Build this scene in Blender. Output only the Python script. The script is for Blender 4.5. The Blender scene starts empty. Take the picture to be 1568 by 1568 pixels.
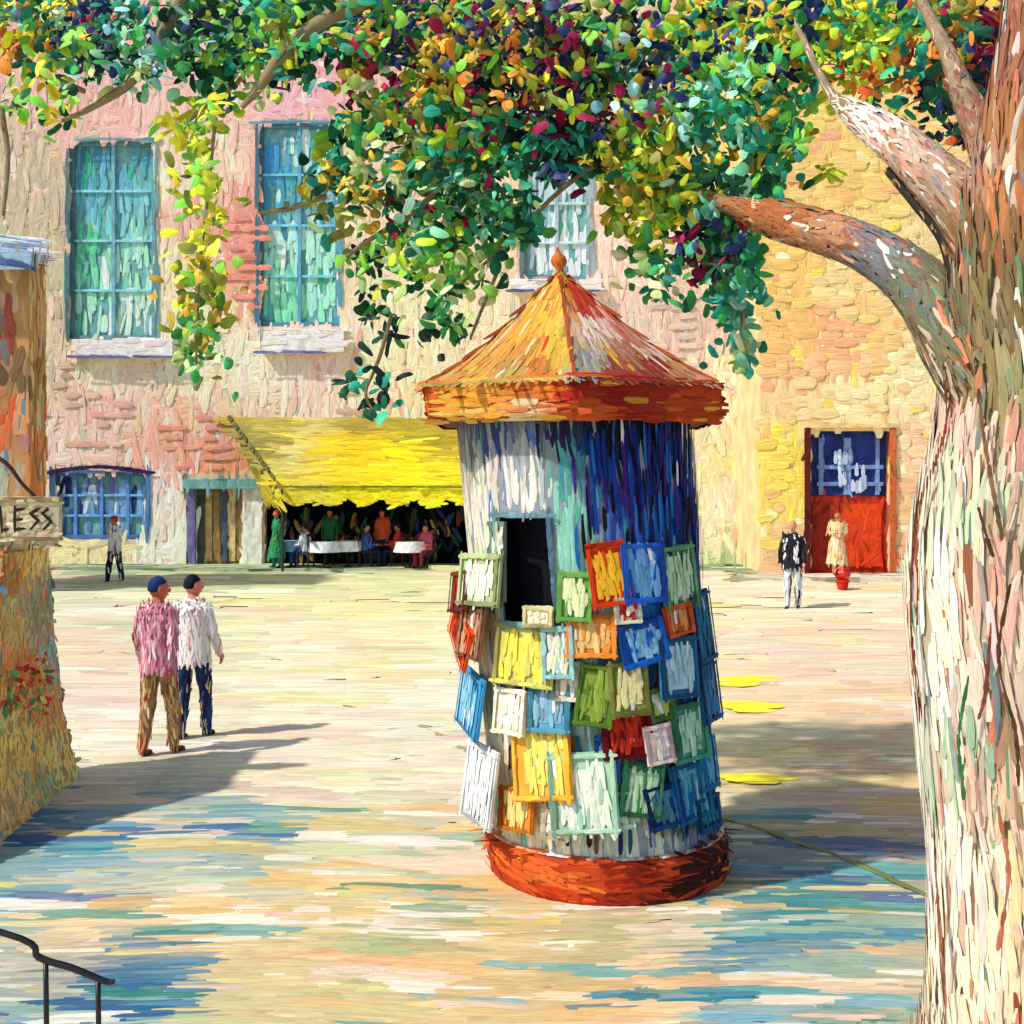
import bpy, math, random
import numpy as np
from mathutils import Vector, Matrix
random.seed(5); rng=np.random.default_rng(11)
FP=1880.0; CH=2.6
# projection helper: metres from image pixels (u,v) for a surface standing y metres away
def X(u,d): return (u-784)/FP*d
def Z(v,d): return CH-(v-737)/FP*d
def P(u,v,d): return Vector((X(u,d),d,Z(v,d)))
def G(v): return FP*CH/(v-737)
def lin(c):
    c=np.asarray(c,float)/255.0
    return np.where(c<=0.04045,c/12.92,((c+0.055)/1.055)**2.4)
def proj(p):
    y=np.maximum(p[:,1],0.5)
    return np.stack([784+FP*p[:,0]/y,737-FP*(p[:,2]-CH)/y],1)

# ---------------------------------------------------------------- materials
def mat_paint(name,uv=True,bump=0.004,rough=0.65,var=0.2,scale=6.0,spec=0.12):
    m=bpy.data.materials.new(name); m.use_nodes=True
    nt=m.node_tree; nt.nodes.clear(); N=nt.nodes.new; L=nt.links.new
    out=N('ShaderNodeOutputMaterial'); b=N('ShaderNodeBsdfPrincipled'); L(b.outputs[0],out.inputs[0])
    b.inputs['Roughness'].default_value=rough
    b.inputs['Specular IOR Level'].default_value=spec
    at=N('ShaderNodeAttribute'); at.attribute_name='Col'
    tc=N('ShaderNodeTexCoord'); nz=N('ShaderNodeTexNoise')
    nz.inputs['Scale'].default_value=1.0 if uv else scale
    nz.inputs['Detail'].default_value=1
    L(tc.outputs['UV' if uv else 'Object'],nz.inputs['Vector'])
    mr=N('ShaderNodeMapRange'); mr.inputs['From Min'].default_value=0.3; mr.inputs['From Max'].default_value=0.7
    mr.inputs['To Min'].default_value=1-var; mr.inputs['To Max'].default_value=1+var*0.7
    L(nz.outputs['Fac'],mr.inputs['Value'])
    vm=N('ShaderNodeVectorMath'); vm.operation='SCALE'
    L(at.outputs['Color'],vm.inputs[0]); L(mr.outputs[0],vm.inputs['Scale'])
    L(vm.outputs[0],b.inputs['Base Color'])
    bp=N('ShaderNodeBump'); bp.inputs['Strength'].default_value=0.7; bp.inputs['Distance'].default_value=bump
    L(nz.outputs['Fac'],bp.inputs['Height']); L(bp.outputs[0],b.inputs['Normal'])
    return m
M_ST=mat_paint('impasto_near',True,0.005)
M_STF=mat_paint('impasto_far',True,0.022,0.75)
M_LEAF=mat_paint('leaf_paint',True,0.006,0.5,0.25,spec=.2)
M_BASE=mat_paint('base_coat',False,0.01,0.7,0.25,5.0)
M_WALL=mat_paint('stucco',False,0.03,0.8,0.2,1.5)
M_IRON=mat_paint('iron',False,0.002,0.4,0.2,30,0.5)

# ---------------------------------------------------------------- helpers
def empty(name,loc=(0,0,0)):
    e=bpy.data.objects.new(name,None); e.location=loc; e.empty_display_size=0.3
    bpy.context.collection.objects.link(e); return e
def attach(o,parent):
    if parent is not None:
        o.parent=parent; o.matrix_parent_inverse=Matrix.Translation(-Vector(parent.location))
def mk(name,verts,faces,col,parent=None,mat=None,smooth=False):
    me=bpy.data.meshes.new(name); me.from_pydata([tuple(v) for v in verts],[],[tuple(f) for f in faces]); me.update()
    a=me.color_attributes.new('Col','FLOAT_COLOR','POINT')
    c=np.ones((len(verts),4)); c[:,:3]=np.asarray(col)
    a.data.foreach_set('color',c.astype(np.float32).ravel())
    if smooth: me.polygons.foreach_set('use_smooth',[True]*len(me.polygons))
    me.materials.append(mat or M_BASE)
    o=bpy.data.objects.new(name,me); bpy.context.collection.objects.link(o); attach(o,parent)
    return o
class Geo:
    def __init__(s): s.v=[];s.f=[];s.c=[]
    def add(s,v,f,c):
        k=len(s.v); s.v+= [tuple(q) for q in v]; s.f+=[tuple(i+k for i in q) for q in f]
        c=np.asarray(c); 
        s.c+= [tuple(c)]*len(v) if c.ndim==1 else [tuple(q) for q in c]
    def box(s,x0,x1,y0,y1,z0,z1,c):
        v=[(x0,y0,z0),(x1,y0,z0),(x1,y1,z0),(x0,y1,z0),(x0,y0,z1),(x1,y0,z1),(x1,y1,z1),(x0,y1,z1)]
        s.add(v,[(0,3,2,1),(4,5,6,7),(0,1,5,4),(1,2,6,5),(2,3,7,6),(3,0,4,7)],c)
    def out(s,name,parent=None,mat=None,smooth=False): return mk(name,s.v,s.f,s.c,parent,mat,smooth)
SS=np.array([-.5,-.34,0,.33,.5]); WP=np.array([.5,.95,1,.85,.4]); SD=np.array([-1,0,1.])
class Brush:
    def __init__(s): s.d=[]
    def add(s,p,n,t,L,W,c):
        k=len(p); bc=lambda a:np.broadcast_to(np.asarray(a,float),(k,)).copy()
        n=np.broadcast_to(np.asarray(n,float),(k,3)); t=np.broadcast_to(np.asarray(t,float),(k,3)); c=np.broadcast_to(np.asarray(c,float),(k,3))
        s.d.append((np.asarray(p,float),n,t,bc(L),bc(W),c))
    def out(s,name,parent=None,mat=None,h=0.07,bend=0.08,wp=WP,droop=0.0,acr=3.0):
        if not s.d: return
        p,n,t,L,W,c=[np.concatenate([q[i] for q in s.d]) for i in range(6)]
        n=n/np.linalg.norm(n,axis=1,keepdims=True)
        t=t-n*np.sum(t*n,1,keepdims=True); t=t/np.maximum(np.linalg.norm(t,axis=1,keepdims=True),1e-6)
        b=np.cross(n,t); K=len(p)
        w=wp[None,:]*(1+rng.uniform(-.22,.22,(K,5)))
        bd=rng.normal(0,bend,K)
        s_=SS[None,:]*(1+rng.uniform(-.1,.1,(K,5)))
        V=(p[:,None,None,:]+t[:,None,None,:]*(s_*L[:,None])[:,:,None,None]
           +b[:,None,None,:]*((w*W[:,None]/2)[:,:,None]*SD[None,None,:]+(bd*L)[:,None,None]*(s_**2*2)[:,:,None])[...,None]
           +n[:,None,None,:]*((h*W)[:,None,None]*(1-np.abs(SD))[None,None,:]*(w)[:,:,None] - (droop*L)[:,None,None]*(s_**2*2)[:,:,None])[...,None])
        V=V.reshape(-1,3)
        i=np.arange(4)[:,None]; j=np.arange(2)[None,:]
        q=np.stack([i*3+j,(i+1)*3+j,(i+1)*3+j+1,i*3+j+1],-1).reshape(-1,4)
        Fc=(q[None]+np.arange(K)[:,None,None]*15).reshape(-1,4)[:,::-1]
        me=bpy.data.meshes.new(name)
        me.vertices.add(len(V)); me.vertices.foreach_set('co',V.astype(np.float32).ravel())
        me.loops.add(Fc.size); me.loops.foreach_set('vertex_index',Fc.astype(np.int32).ravel())
        me.polygons.add(len(Fc)); me.polygons.foreach_set('loop_start',(np.arange(len(Fc))*4).astype(np.int32))
        me.update(calc_edges=True)
        me.polygons.foreach_set('use_smooth',np.ones(len(Fc),bool))
        a=me.color_attributes.new('Col','FLOAT_COLOR','POINT')
        C=np.ones((K,15,4)); C[:,:,:3]=c[:,None,:]
        a.data.foreach_set('color',C.astype(np.float32).ravel())
        r=rng.uniform(0,200,(K,2))
        asp=np.clip(L/np.maximum(W,1e-4),1,8)
        uu=r[:,0][:,None,None]+SD[None,None,:]*acr+np.zeros((1,5,1))
        vv=r[:,1][:,None,None]+(SS[None,:]*asp[:,None])[:,:,None]*0.5+np.zeros((1,1,3))
        UV=np.stack([uu,vv],-1).reshape(-1,2)[Fc.ravel()]
        ul=me.uv_layers.new(name='UVMap'); ul.data.foreach_set('uv',UV.astype(np.float32).ravel())
        me.materials.append(mat or M_ST)
        o=bpy.data.objects.new(name,me); bpy.context.collection.objects.link(o); attach(o,parent); return o
def jit(c,a=.12,hue=.05):
    k=len(c); return np.clip(c*(1+rng.normal(0,a,(k,1)))*(1+rng.normal(0,hue,(k,3))),0.002,.92)
class Field:
    def __init__(s,pts,gain=1.0,jit=18,acc=None,pa=0.0,var=.1,hue=.04,sat=1.0):
        s.p=np.array([q[:2] for q in pts],float); s.c=lin([q[2] for q in pts])**sat
        s.g=gain; s.j=jit; s.acc=None if acc is None else lin(acc)**sat; s.pa=pa; s.var=var; s.hue=hue
    def __call__(s,p):
        uv=proj(p)+rng.normal(0,s.j,(len(p),2))
        d=((uv[:,None,:]-s.p[None])**2).sum(-1)
        w=1/(d+60)**2.2; w/=w.sum(1,keepdims=True)
        c=w@s.c
        if s.acc is not None:
            m=rng.random(len(p))<s.pa
            k=rng.integers(0,len(s.acc),len(p)); mx=rng.uniform(.4,1,(len(p),1))
            c=np.where(m[:,None],c*(1-mx)+s.acc[k]*mx,c)
        return jit(c*s.g,s.var,s.hue)
def sample(o,n):
    me=o.data; me.calc_loop_triangles(); T=len(me.loop_triangles)
    tv=np.empty(T*3,np.int32); me.loop_triangles.foreach_get('vertices',tv); tv=tv.reshape(-1,3)
    co=np.empty(len(me.vertices)*3,np.float32); me.vertices.foreach_get('co',co); co=co.reshape(-1,3).astype(float)
    a,b,c=co[tv[:,0]],co[tv[:,1]],co[tv[:,2]]
    nn=np.cross(b-a,c-a); ar=np.linalg.norm(nn,axis=1)
    k=rng.choice(T,n,p=ar/ar.sum()); r1=np.sqrt(rng.random((n,1))); r2=rng.random((n,1))
    p=(1-r1)*a[k]+r1*(1-r2)*b[k]+r1*r2*c[k]
    nrm=nn[k]/np.maximum(ar[k][:,None],1e-9)
    cl=np.empty(len(me.vertices)*4,np.float32); me.color_attributes['Col'].data.foreach_get('color',cl); cl=cl.reshape(-1,4)
    return p,nrm,cl[tv[k,0],:3].astype(float)
def paint(br,o,n,L,W,dirv=(0,0,1),col=None,aj=.2,lift=.1,cull=True,var=.12,hue=.06,keepf=None):
    p,nm,c=sample(o,n)
    if cull:
        v=np.array([0,0,CH])-p; v/=np.linalg.norm(v,axis=1,keepdims=True)
        k=(v*nm).sum(1)>-.35; p,nm,c=p[k],nm[k],c[k]
    if keepf is not None:
        k=keepf(p); p,nm,c=p[k],nm[k],c[k]
    K=len(p)
    t=np.broadcast_to(np.asarray(dirv,float),(K,3)).copy()
    t=t-nm*(t*nm).sum(1,keepdims=True); l=np.linalg.norm(t,axis=1,keepdims=True)
    t=np.where(l<.1,np.cross(nm,[0,1,0.1]),t/np.maximum(l,1e-6))
    a=rng.normal(0,aj,(K,1)); t=t*np.cos(a)+np.cross(nm,t)*np.sin(a)
    Ls=L*rng.uniform(.5,1.4,K); Ws=W*rng.uniform(.6,1.4,K)
    c=jit(c,var,hue) if col is None else col(p)
    p=p+nm*(rng.uniform(.03,1,(K,1))*lift*W)
    br.add(p,nm,t,Ls,Ws,c)
def smoothpath(pts,sub=6):
    P_=[np.array(list(q[0])+[q[1]],float) for q in pts]; P_=[2*P_[0]-P_[1]]+P_+[2*P_[-1]-P_[-2]]
    out=[]
    for i in range(1,len(P_)-2):
        for k in range(sub):
            t=k/sub; a,b,c,d=P_[i-1:i+3]
            out.append(.5*((2*b)+(-a+c)*t+(2*a-5*b+4*c-d)*t*t+(-a+3*b-3*c+d)*t**3))
    out.append(P_[-2]); return np.array(out)
def tube(geo,pts,col,seg=10,sub=6,rough=0.0,br=None,nst=0,L=.2,W=.03,cf=None):
    q=smoothpath(pts,sub); C=q[:,:3]; R=np.maximum(q[:,3],.002)
    T=np.gradient(C,axis=0); T/=np.linalg.norm(T,axis=1,keepdims=True)
    ref=np.array([0,1,0.]) if abs(T[0][1])<.8 else np.array([1.,0,0])
    A=np.cross(T,ref); A/=np.linalg.norm(A,axis=1,keepdims=True); B=np.cross(T,A)
    th=np.linspace(0,2*math.pi,seg,endpoint=False); n=len(C)
    ph=rng.uniform(0,6,4)
    rr=R[:,None]*(1+rough*(np.sin(th*3+ph[0])[None,:]*.6+np.sin(th*5+ph[1]+np.arange(n)[:,None]*.25)*.4+rng.normal(0,.25,(n,seg))))
    V=C[:,None]+A[:,None]*(np.cos(th)[None,:,None]*rr[...,None])+B[:,None]*(np.sin(th)[None,:,None]*rr[...,None])
    F=[(i*seg+j,i*seg+(j+1)%seg,(i+1)*seg+(j+1)%seg,(i+1)*seg+j) for i in range(n-1) for j in range(seg)]
    F+= [tuple(range(seg))[::-1],tuple((n-1)*seg+j for j in range(seg))]
    geo.add(V.reshape(-1,3),F,col)
    if br is not None:
        w=R/R.sum(); k=rng.choice(n,nst,p=w); f=rng.uniform(-.5,.5,nst)
        k2=np.clip(k+np.sign(f).astype(int),0,n-1); f=np.abs(f)[:,None]
        c=C[k]*(1-f)+C[k2]*f; r=(R[k]*(1-f[:,0])+R[k2]*f[:,0])[:,None]
        a=rng.uniform(0,2*math.pi,(nst,1)); N=A[k]*np.cos(a)+B[k]*np.sin(a)
        keep=(N*(np.array([0,0,CH])-c)).sum(1)>-.3*np.linalg.norm(c,axis=1)
        p=(c+N*r*(1+rough*.6+rng.uniform(.0,.03,(nst,1))))[keep]
        sc=np.clip(r[keep,0]/.12,.25,1)
        br.add(p,N[keep],T[k][keep]+rng.normal(0,.09,(keep.sum(),3)),L*sc**.5*rng.uniform(.5,1.5,keep.sum()),W*sc*rng.uniform(.6,1.5,keep.sum()),cf(p))
def ellipsoid(c,r,nu=14,nv=10,fn=None):
    V=[];F=[]
    for i in range(nv+1):
        t=math.pi*i/nv
        for j in range(nu):
            a=2*math.pi*j/nu
            q=np.array([math.sin(t)*math.cos(a),math.sin(t)*math.sin(a),math.cos(t)])
            if fn: q=fn(q)
            V.append(np.array(c)+q*np.array(r))
    for i in range(nv):
        for j in range(nu):
            F.append((i*nu+j,(i+1)*nu+j,(i+1)*nu+(j+1)%nu,i*nu+(j+1)%nu))
    return V,F

# ================================================================ ground
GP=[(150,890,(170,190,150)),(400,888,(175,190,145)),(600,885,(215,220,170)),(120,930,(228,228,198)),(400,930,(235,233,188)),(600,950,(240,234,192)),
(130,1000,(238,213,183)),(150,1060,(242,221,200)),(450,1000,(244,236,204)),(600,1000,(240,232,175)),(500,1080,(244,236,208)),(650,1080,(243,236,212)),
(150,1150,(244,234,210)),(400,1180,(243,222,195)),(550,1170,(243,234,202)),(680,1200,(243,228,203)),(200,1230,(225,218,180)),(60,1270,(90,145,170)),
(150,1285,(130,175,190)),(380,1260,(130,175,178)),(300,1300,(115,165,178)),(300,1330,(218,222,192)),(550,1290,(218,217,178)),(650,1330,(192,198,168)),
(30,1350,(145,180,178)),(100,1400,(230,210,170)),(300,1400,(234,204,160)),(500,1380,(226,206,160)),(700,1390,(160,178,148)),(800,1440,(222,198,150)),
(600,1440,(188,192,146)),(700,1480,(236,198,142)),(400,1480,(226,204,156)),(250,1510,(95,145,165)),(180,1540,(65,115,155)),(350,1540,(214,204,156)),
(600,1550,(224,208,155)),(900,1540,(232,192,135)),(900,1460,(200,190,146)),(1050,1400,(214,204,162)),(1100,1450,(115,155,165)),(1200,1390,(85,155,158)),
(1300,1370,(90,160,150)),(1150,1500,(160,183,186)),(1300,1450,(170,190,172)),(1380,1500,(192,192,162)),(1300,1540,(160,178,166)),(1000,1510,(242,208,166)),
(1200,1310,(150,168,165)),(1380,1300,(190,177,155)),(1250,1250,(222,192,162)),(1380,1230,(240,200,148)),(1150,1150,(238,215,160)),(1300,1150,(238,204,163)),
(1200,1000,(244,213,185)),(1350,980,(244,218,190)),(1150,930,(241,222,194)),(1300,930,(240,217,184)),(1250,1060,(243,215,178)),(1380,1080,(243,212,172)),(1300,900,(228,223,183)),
(1000,1300,(200,192,162)),(700,1300,(230,218,188))]  # bluish foreground points put the tree's dappled shade into the colour
g=mk('ground',[(-300,-60,0),(300,-60,0),(300,500,0),(-300,500,0)],[(0,1,2,3)],lin((228,212,178))*.8,None,M_WALL)
br=Brush()
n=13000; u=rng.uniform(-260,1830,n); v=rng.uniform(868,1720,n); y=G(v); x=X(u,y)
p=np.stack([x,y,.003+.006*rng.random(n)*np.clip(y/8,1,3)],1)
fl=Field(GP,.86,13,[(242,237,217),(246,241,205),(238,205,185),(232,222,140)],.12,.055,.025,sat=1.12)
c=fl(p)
npt=330
pu=rng.uniform(-200,1700,npt); pv=rng.uniform(900,1700,npt); ru=rng.uniform(50,170,npt); rv=rng.uniform(4,13,npt)
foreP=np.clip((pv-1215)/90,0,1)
shade_cool=lin([(45,100,155),(40,135,160),(90,170,170),(50,150,135),(120,180,195),(60,140,120),(150,185,165)])*.85  # blues and teals paint dappled tree shade into the foreground strokes
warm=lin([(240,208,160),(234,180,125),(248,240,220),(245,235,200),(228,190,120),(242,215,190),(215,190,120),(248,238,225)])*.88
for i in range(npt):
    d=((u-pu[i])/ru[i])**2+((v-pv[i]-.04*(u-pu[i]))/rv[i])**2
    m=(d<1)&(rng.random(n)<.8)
    if foreP[i]>.2 and rng.random()<(.55 if (pu[i]<450 or pu[i]>1040) else .3): cc=shade_cool[rng.integers(0,len(shade_cool))]
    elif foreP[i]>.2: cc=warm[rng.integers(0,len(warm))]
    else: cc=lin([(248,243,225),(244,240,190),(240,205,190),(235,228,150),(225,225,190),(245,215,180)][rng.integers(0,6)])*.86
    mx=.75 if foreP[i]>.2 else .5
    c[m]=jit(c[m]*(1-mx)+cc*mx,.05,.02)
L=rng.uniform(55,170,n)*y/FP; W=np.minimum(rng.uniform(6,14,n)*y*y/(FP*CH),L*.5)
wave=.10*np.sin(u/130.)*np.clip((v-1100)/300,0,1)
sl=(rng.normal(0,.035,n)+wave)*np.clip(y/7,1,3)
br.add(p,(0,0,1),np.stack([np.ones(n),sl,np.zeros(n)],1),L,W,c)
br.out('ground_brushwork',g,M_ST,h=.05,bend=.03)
g2=Brush()
def linestroke(b,pts,w,col,k=60,z=.018):
    q=smoothpath([((a[0],a[1],z),0) for a in pts],k)[:,:3]; t=np.gradient(q,axis=0)
    seg=np.linalg.norm(t,axis=1)
    b.add(q+rng.normal(0,.003,q.shape)*np.array([1,1,.2]),(0,0,1),t,seg*4+.05,w*rng.uniform(.7,1.3,len(q)),jit(np.repeat(lin(col)[None]*.85,len(q),0),.12))
def gp(u,v): d=G(v); return (X(u,d),d)
linestroke(g2,[gp(300,1062),gp(420,1068),gp(540,1085),gp(640,1112),gp(730,1160)],.06,(180,165,118),12)
linestroke(g2,[gp(1090,1250),gp(1200,1285),gp(1310,1325),gp(1440,1385)],.05,(130,140,90),10)
g2.out('path_edging',None,M_ST,h=.05)
g3=Brush()
for (u0,u1,vv) in [(1100,1212,1047),(1105,1195,1086),(1100,1212,1199)]:
    for k in range(9):
        a,yy=gp(rng.uniform(u0+30,u1-30),vv+rng.uniform(-8,8)); 
        g3.add([(a,yy,.024+k*.002)],(0,0,1),(1,0,0),rng.uniform(50,80)*yy/FP,7*yy*yy/(FP*CH),lin((250,232,60))[None])
g3.out('yellow_road_marking',None,M_ST,h=.04,bend=.03)

# ================================================================ stone house (main facade)
D=36.8
fx=lambda u:X(u,D); fz=lambda v:Z(v,D)
FPT=[(20,100,(228,190,175)),(20,250,(205,192,168)),(70,400,(205,194,165)),(70,550,(225,205,178)),(130,150,(236,190,182)),(60,620,(234,208,185)),(150,620,(241,196,185)),
(150,570,(240,228,203)),(300,560,(245,231,203)),(300,250,(241,215,192)),(260,450,(245,226,195)),(370,350,(232,165,148)),(375,400,(232,165,148)),(370,440,(236,178,158)),(345,500,(245,226,195)),
(370,560,(245,233,208)),(300,170,(246,198,187)),(450,120,(246,190,195)),(480,100,(240,180,188)),(560,560,(245,228,190)),(600,450,(245,223,188)),(620,380,(243,208,182)),
(700,480,(245,226,193)),(600,600,(244,226,185)),(240,660,(234,182,162)),(330,695,(232,160,130)),(330,640,(242,205,178)),(100,680,(241,212,208)),(250,760,(245,224,222)),
(260,850,(245,238,222)),(150,850,(240,223,178)),(760,420,(245,213,183)),(950,420,(242,210,198)),(1000,480,(222,200,188)),(1060,500,(210,190,178)),(1100,600,(241,228,200)),
(1130,700,(220,215,162)),(1100,800,(230,224,192)),(1150,780,(241,204,203)),(1130,620,(242,203,183)),(900,100,(240,205,178)),(1100,250,(245,208,150)),(1140,850,(190,200,155)),
(500,560,(242,208,200)),(200,620,(242,214,200))]
house=empty('stone_house',(fx(600),D+3,0))
holes=[(fx(105),fx(238),fz(520),fz(215)),(fx(395),fx(520),fz(500),fz(188)),(fx(800),fx(905),fz(430),fz(190)),
       (fx(82),fx(225),fz(826),fz(722)),(fx(300),fx(372),fz(868.5),fz(748)),(fx(405),fx(770),fz(869),fz(760)),
       (fx(-180),fx(-60),fz(520),fz(215))]
def wall(geo,x0,x1,z0,z1,y,holes,c,rev,rc):
    xs=sorted({x0,x1,*[h[0] for h in holes],*[h[1] for h in holes]}); zs=sorted({z0,z1,*[h[2] for h in holes],*[h[3] for h in holes]})
    for i in range(len(xs)-1):
        for j in range(len(zs)-1):
            mx,mz=(xs[i]+xs[i+1])/2,(zs[j]+zs[j+1])/2
            if any(h[0]<mx<h[1] and h[2]<mz<h[3] for h in holes): continue
            geo.add([(xs[i],y,zs[j]),(xs[i+1],y,zs[j]),(xs[i+1],y,zs[j+1]),(xs[i],y,zs[j+1])],[(0,1,2,3)],c)
def reveals(geo,holes,y,dep,c):
    for a,b,z0,z1 in holes:
        geo.add([(a,y,z0),(a,y,z1),(a,y+dep,z1),(a,y+dep,z0)],[(0,1,2,3)],c)
        geo.add([(b,y,z0),(b,y+dep,z0),(b,y+dep,z1),(b,y,z1)],[(0,1,2,3)],c)
        geo.add([(a,y,z1),(b,y,z1),(b,y+dep,z1),(a,y+dep,z1)],[(0,1,2,3)],c)
        geo.add([(a,y,z0),(a,y+dep,z0),(b,y+dep,z0),(b,y,z0)],[(0,1,2,3)],c)
def outside(holes,mx,mz):
    def f(p):
        k=np.ones(len(p),bool)
        for a,b,z0,z1 in holes: k&=~((p[:,0]>a-mx)&(p[:,0]<b+mx)&(p[:,2]>z0-mz)&(p[:,2]<z1+mz))
        return k
    return f
xl,xr=fx(-420),fx(1166); zt=19.5
gw=Geo(); wall(gw,xl,xr,0,zt,D,holes,lin((238,216,185))*.95,0,0); W_=gw.out('walls',house,M_WALL)
gs=Geo(); reveals(gs,holes,D+.002,.35,lin((200,185,165))*.8)
gs.add([(xl,D,0),(xl,D+9,0),(xl,D+9,zt),(xl,D,zt)],[(0,1,2,3)],lin((215,200,175))*.8)
gs.add([(xr,D,0),(xr,D,zt),(xr,D+9,zt),(xr,D+9,0)],[(0,1,2,3)],lin((215,200,175))*.8)
gs.add([(xl,D+9,0),(xr,D+9,0),(xr,D+9,zt),(xl,D+9,zt)],[(0,1,2,3)],lin((215,200,175))*.8)
gs.out('reveals_and_sides',house,M_WALL)
gr=Geo(); gr.add([(xl-.4,D-.5,zt),(xr+.4,D-.5,zt),(xr+.4,D+9.5,zt),(xl-.4,D+9.5,zt),(xl+2,D+4.5,zt+3.5),(xr-2,D+4.5,zt+3.5)],[(0,1,5,4),(1,2,5),(2,3,4,5),(3,0,4),(0,3,2,1)],lin((170,85,60))*.7)
gr.out('roof',house)
br=Brush()
FA=[(246,210,206),(246,241,220),(232,170,155),(195,203,182),(246,215,160)]
paint(br,W_,8000,1.05,.19,(0,0,1),Field(FPT,1.12,14,FA,.17,.06,.035,sat=1.15),.22,keepf=outside(holes,.03,.38))
paint(br,W_,6500,.75,.19,(1,0,0),Field(FPT,1.12,10,FA,.15,.06,.035,sat=1.15),.18,keepf=outside(holes,.3,.03))
paint(br,W_,4000,.95,.15,(0,0,1),Field(FPT,1.18,12,FA,.13,.06,.035,sat=1.15),.2,lift=.25,keepf=outside(holes,.03,.38))
def bricks(u0,u1,v0,v1,n,col):
    for _ in range(n):
        vv=v0+round((rng.uniform(v0,v1)-v0)/15)*15; uu=rng.uniform(u0,u1)
        br.add([(fx(uu),D-.05-rng.uniform(0,.01),fz(vv))],(0,-1,0),(1,0,rng.normal(0,.02)),.5*rng.uniform(.7,1.3),.18,jit(lin(col)[None]*1.1,.08))
bricks(352,410,335,470,36,(228,145,128)); bricks(110,200,590,690,12,(234,180,165)); bricks(250,345,640,720,20,(228,158,135)); bricks(50,130,560,640,10,(208,178,164))
bricks(1000,1070,440,540,22,(208,190,180)); bricks(520,560,600,640,4,(235,180,160))
br.out('brushwork',house,M_STF,h=.05,bend=.04)
def window(par,u0,u1,v0,v1,field,fc,mu=(.5,),mv=(.25,.5,.75),sill=None,D=D,dep=.2):
    w=Geo(); x0,x1,z0,z1=X(u0,D),X(u1,D),Z(v1,D),Z(v0,D); t=.14
    y=D+dep
    w.box(x0,x0+t,y-.12,y+.05,z0,z1,fc*.7); w.box(x1-t,x1,y-.12,y+.05,z0,z1,fc*1.25)
    w.box(x0+t,x1-t,y-.12,y+.05,z0,z0+t,fc); w.box(x0+t,x1-t,y-.12,y+.05,z1-t,z1,fc)
    for m in mu: xm=x0+(x1-x0)*m; w.box(xm-.05,xm+.05,y-.1,y+.03,z0+t,z1-t,fc*1.4)
    for m in mv:
        zm=z0+(z1-z0)*m; w.box(x0+t,x1-t,y-.085,y+.02,zm-.035,zm+.035,np.minimum(fc*2.2,.85))
    w.out('window_frame',par,M_BASE)
    gl=mk('window_glass',[(x0,y,z0),(x1,y,z0),(x1,y,z1),(x0,y,z1)],[(0,1,2,3)],lin((120,180,180)),par,M_BASE)
    b=Brush(); zz0,zz1=z0+.3,z1-.35
    paint(b,gl,int((x1-x0)*(z1-z0)*15),.75,.15,(0,0,1),field,.1,lift=.25,keepf=lambda p:(p[:,2]>zz0)&(p[:,2]<zz1)&(p[:,0]>x0+.12)&(p[:,0]<x1-.12))
    b.out('window_brushwork',par,M_STF,h=.04,bend=.03)
    b=Brush(); K=22
    for xx,cc in ((x0-.02,fc*.6),(x1+.03,fc*1.1)):
        zz=rng.uniform(z0+.2,z1-.2,K); b.add(np.stack([np.full(K,xx)+rng.normal(0,.03,K),np.full(K,D-.06),zz],1),(0,-1,0),(0,0,1),.8,.08,jit(np.repeat(cc[None],K,0),.2))
    xx=rng.uniform(x0,x1,10); b.add(np.stack([xx,np.full(10,D-.07),np.full(10,z1)+rng.normal(0,.03,10)],1),(0,-1,0),(1,0,0),.6,.08,jit(np.repeat(fc[None],10,0),.2))
    b.out('window_surround',par,M_STF,h=.05,bend=.02)
    if sill:
        s=Geo(); a,bq,c_,d_=sill
        s.box(X(a,D),X(bq,D),D-.3,D+.0-.003,Z(d_,D),Z(c_,D),lin((240,236,232))); o=s.out('window_sill',par)
        b=Brush(); paint(b,o,60,.6,.13,(1,0,0),lambda p:jit(np.repeat(lin((244,238,238))[None],len(p),0),.04),.1)
        xx=rng.uniform(X(a,D),X(bq,D),8); b.add(np.stack([xx,np.full(8,D-.34),np.full(8,Z(d_,D))],1),(0,-1,0),(1,0,0),.7,.08,jit(np.repeat(lin((105,110,170))[None],8,0),.2))
        b.out('sill_brushwork',par,M_STF,h=.04)
WF=Field([(120,250,(55,115,135)),(170,270,(85,150,170)),(160,330,(110,178,190)),(150,380,(80,175,135)),(190,400,(160,212,188)),(170,450,(150,208,182)),(200,490,(190,220,198)),
 (420,230,(60,135,185)),(465,220,(170,205,208)),(430,300,(65,145,175)),(440,380,(165,212,195)),(460,430,(155,218,190)),(430,470,(110,195,150)),(850,300,(165,190,200)),(880,380,(200,213,222))],1.45,8,[(50,160,120),(205,228,215),(60,125,155),(150,210,180)],.16,.09)
window(house,105,238,215,520,WF,lin((105,155,165)),sill=(120,268,522,548))
window(house,395,520,188,500,WF,lin((90,148,172)),sill=(402,528,508,541))
window(house,800,905,190,430,WF,lin((150,170,180)),sill=(790,920,432,448))
window(house,-180,-60,215,520,WF,lin((105,155,165)),sill=(-190,-50,522,552))
WB=Field([(100,770,(40,80,150)),(150,760,(120,165,205)),(150,800,(70,120,180)),(210,760,(120,170,210)),(210,805,(150,185,215)),(100,740,(40,30,60)),(150,735,(90,90,150))],1.2,8,[(215,230,240),(20,40,110)],.25)
window(house,82,225,722,826,WB,lin((80,125,180)),mu=(.22,.5,.78),mv=(.35,.65))
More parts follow.
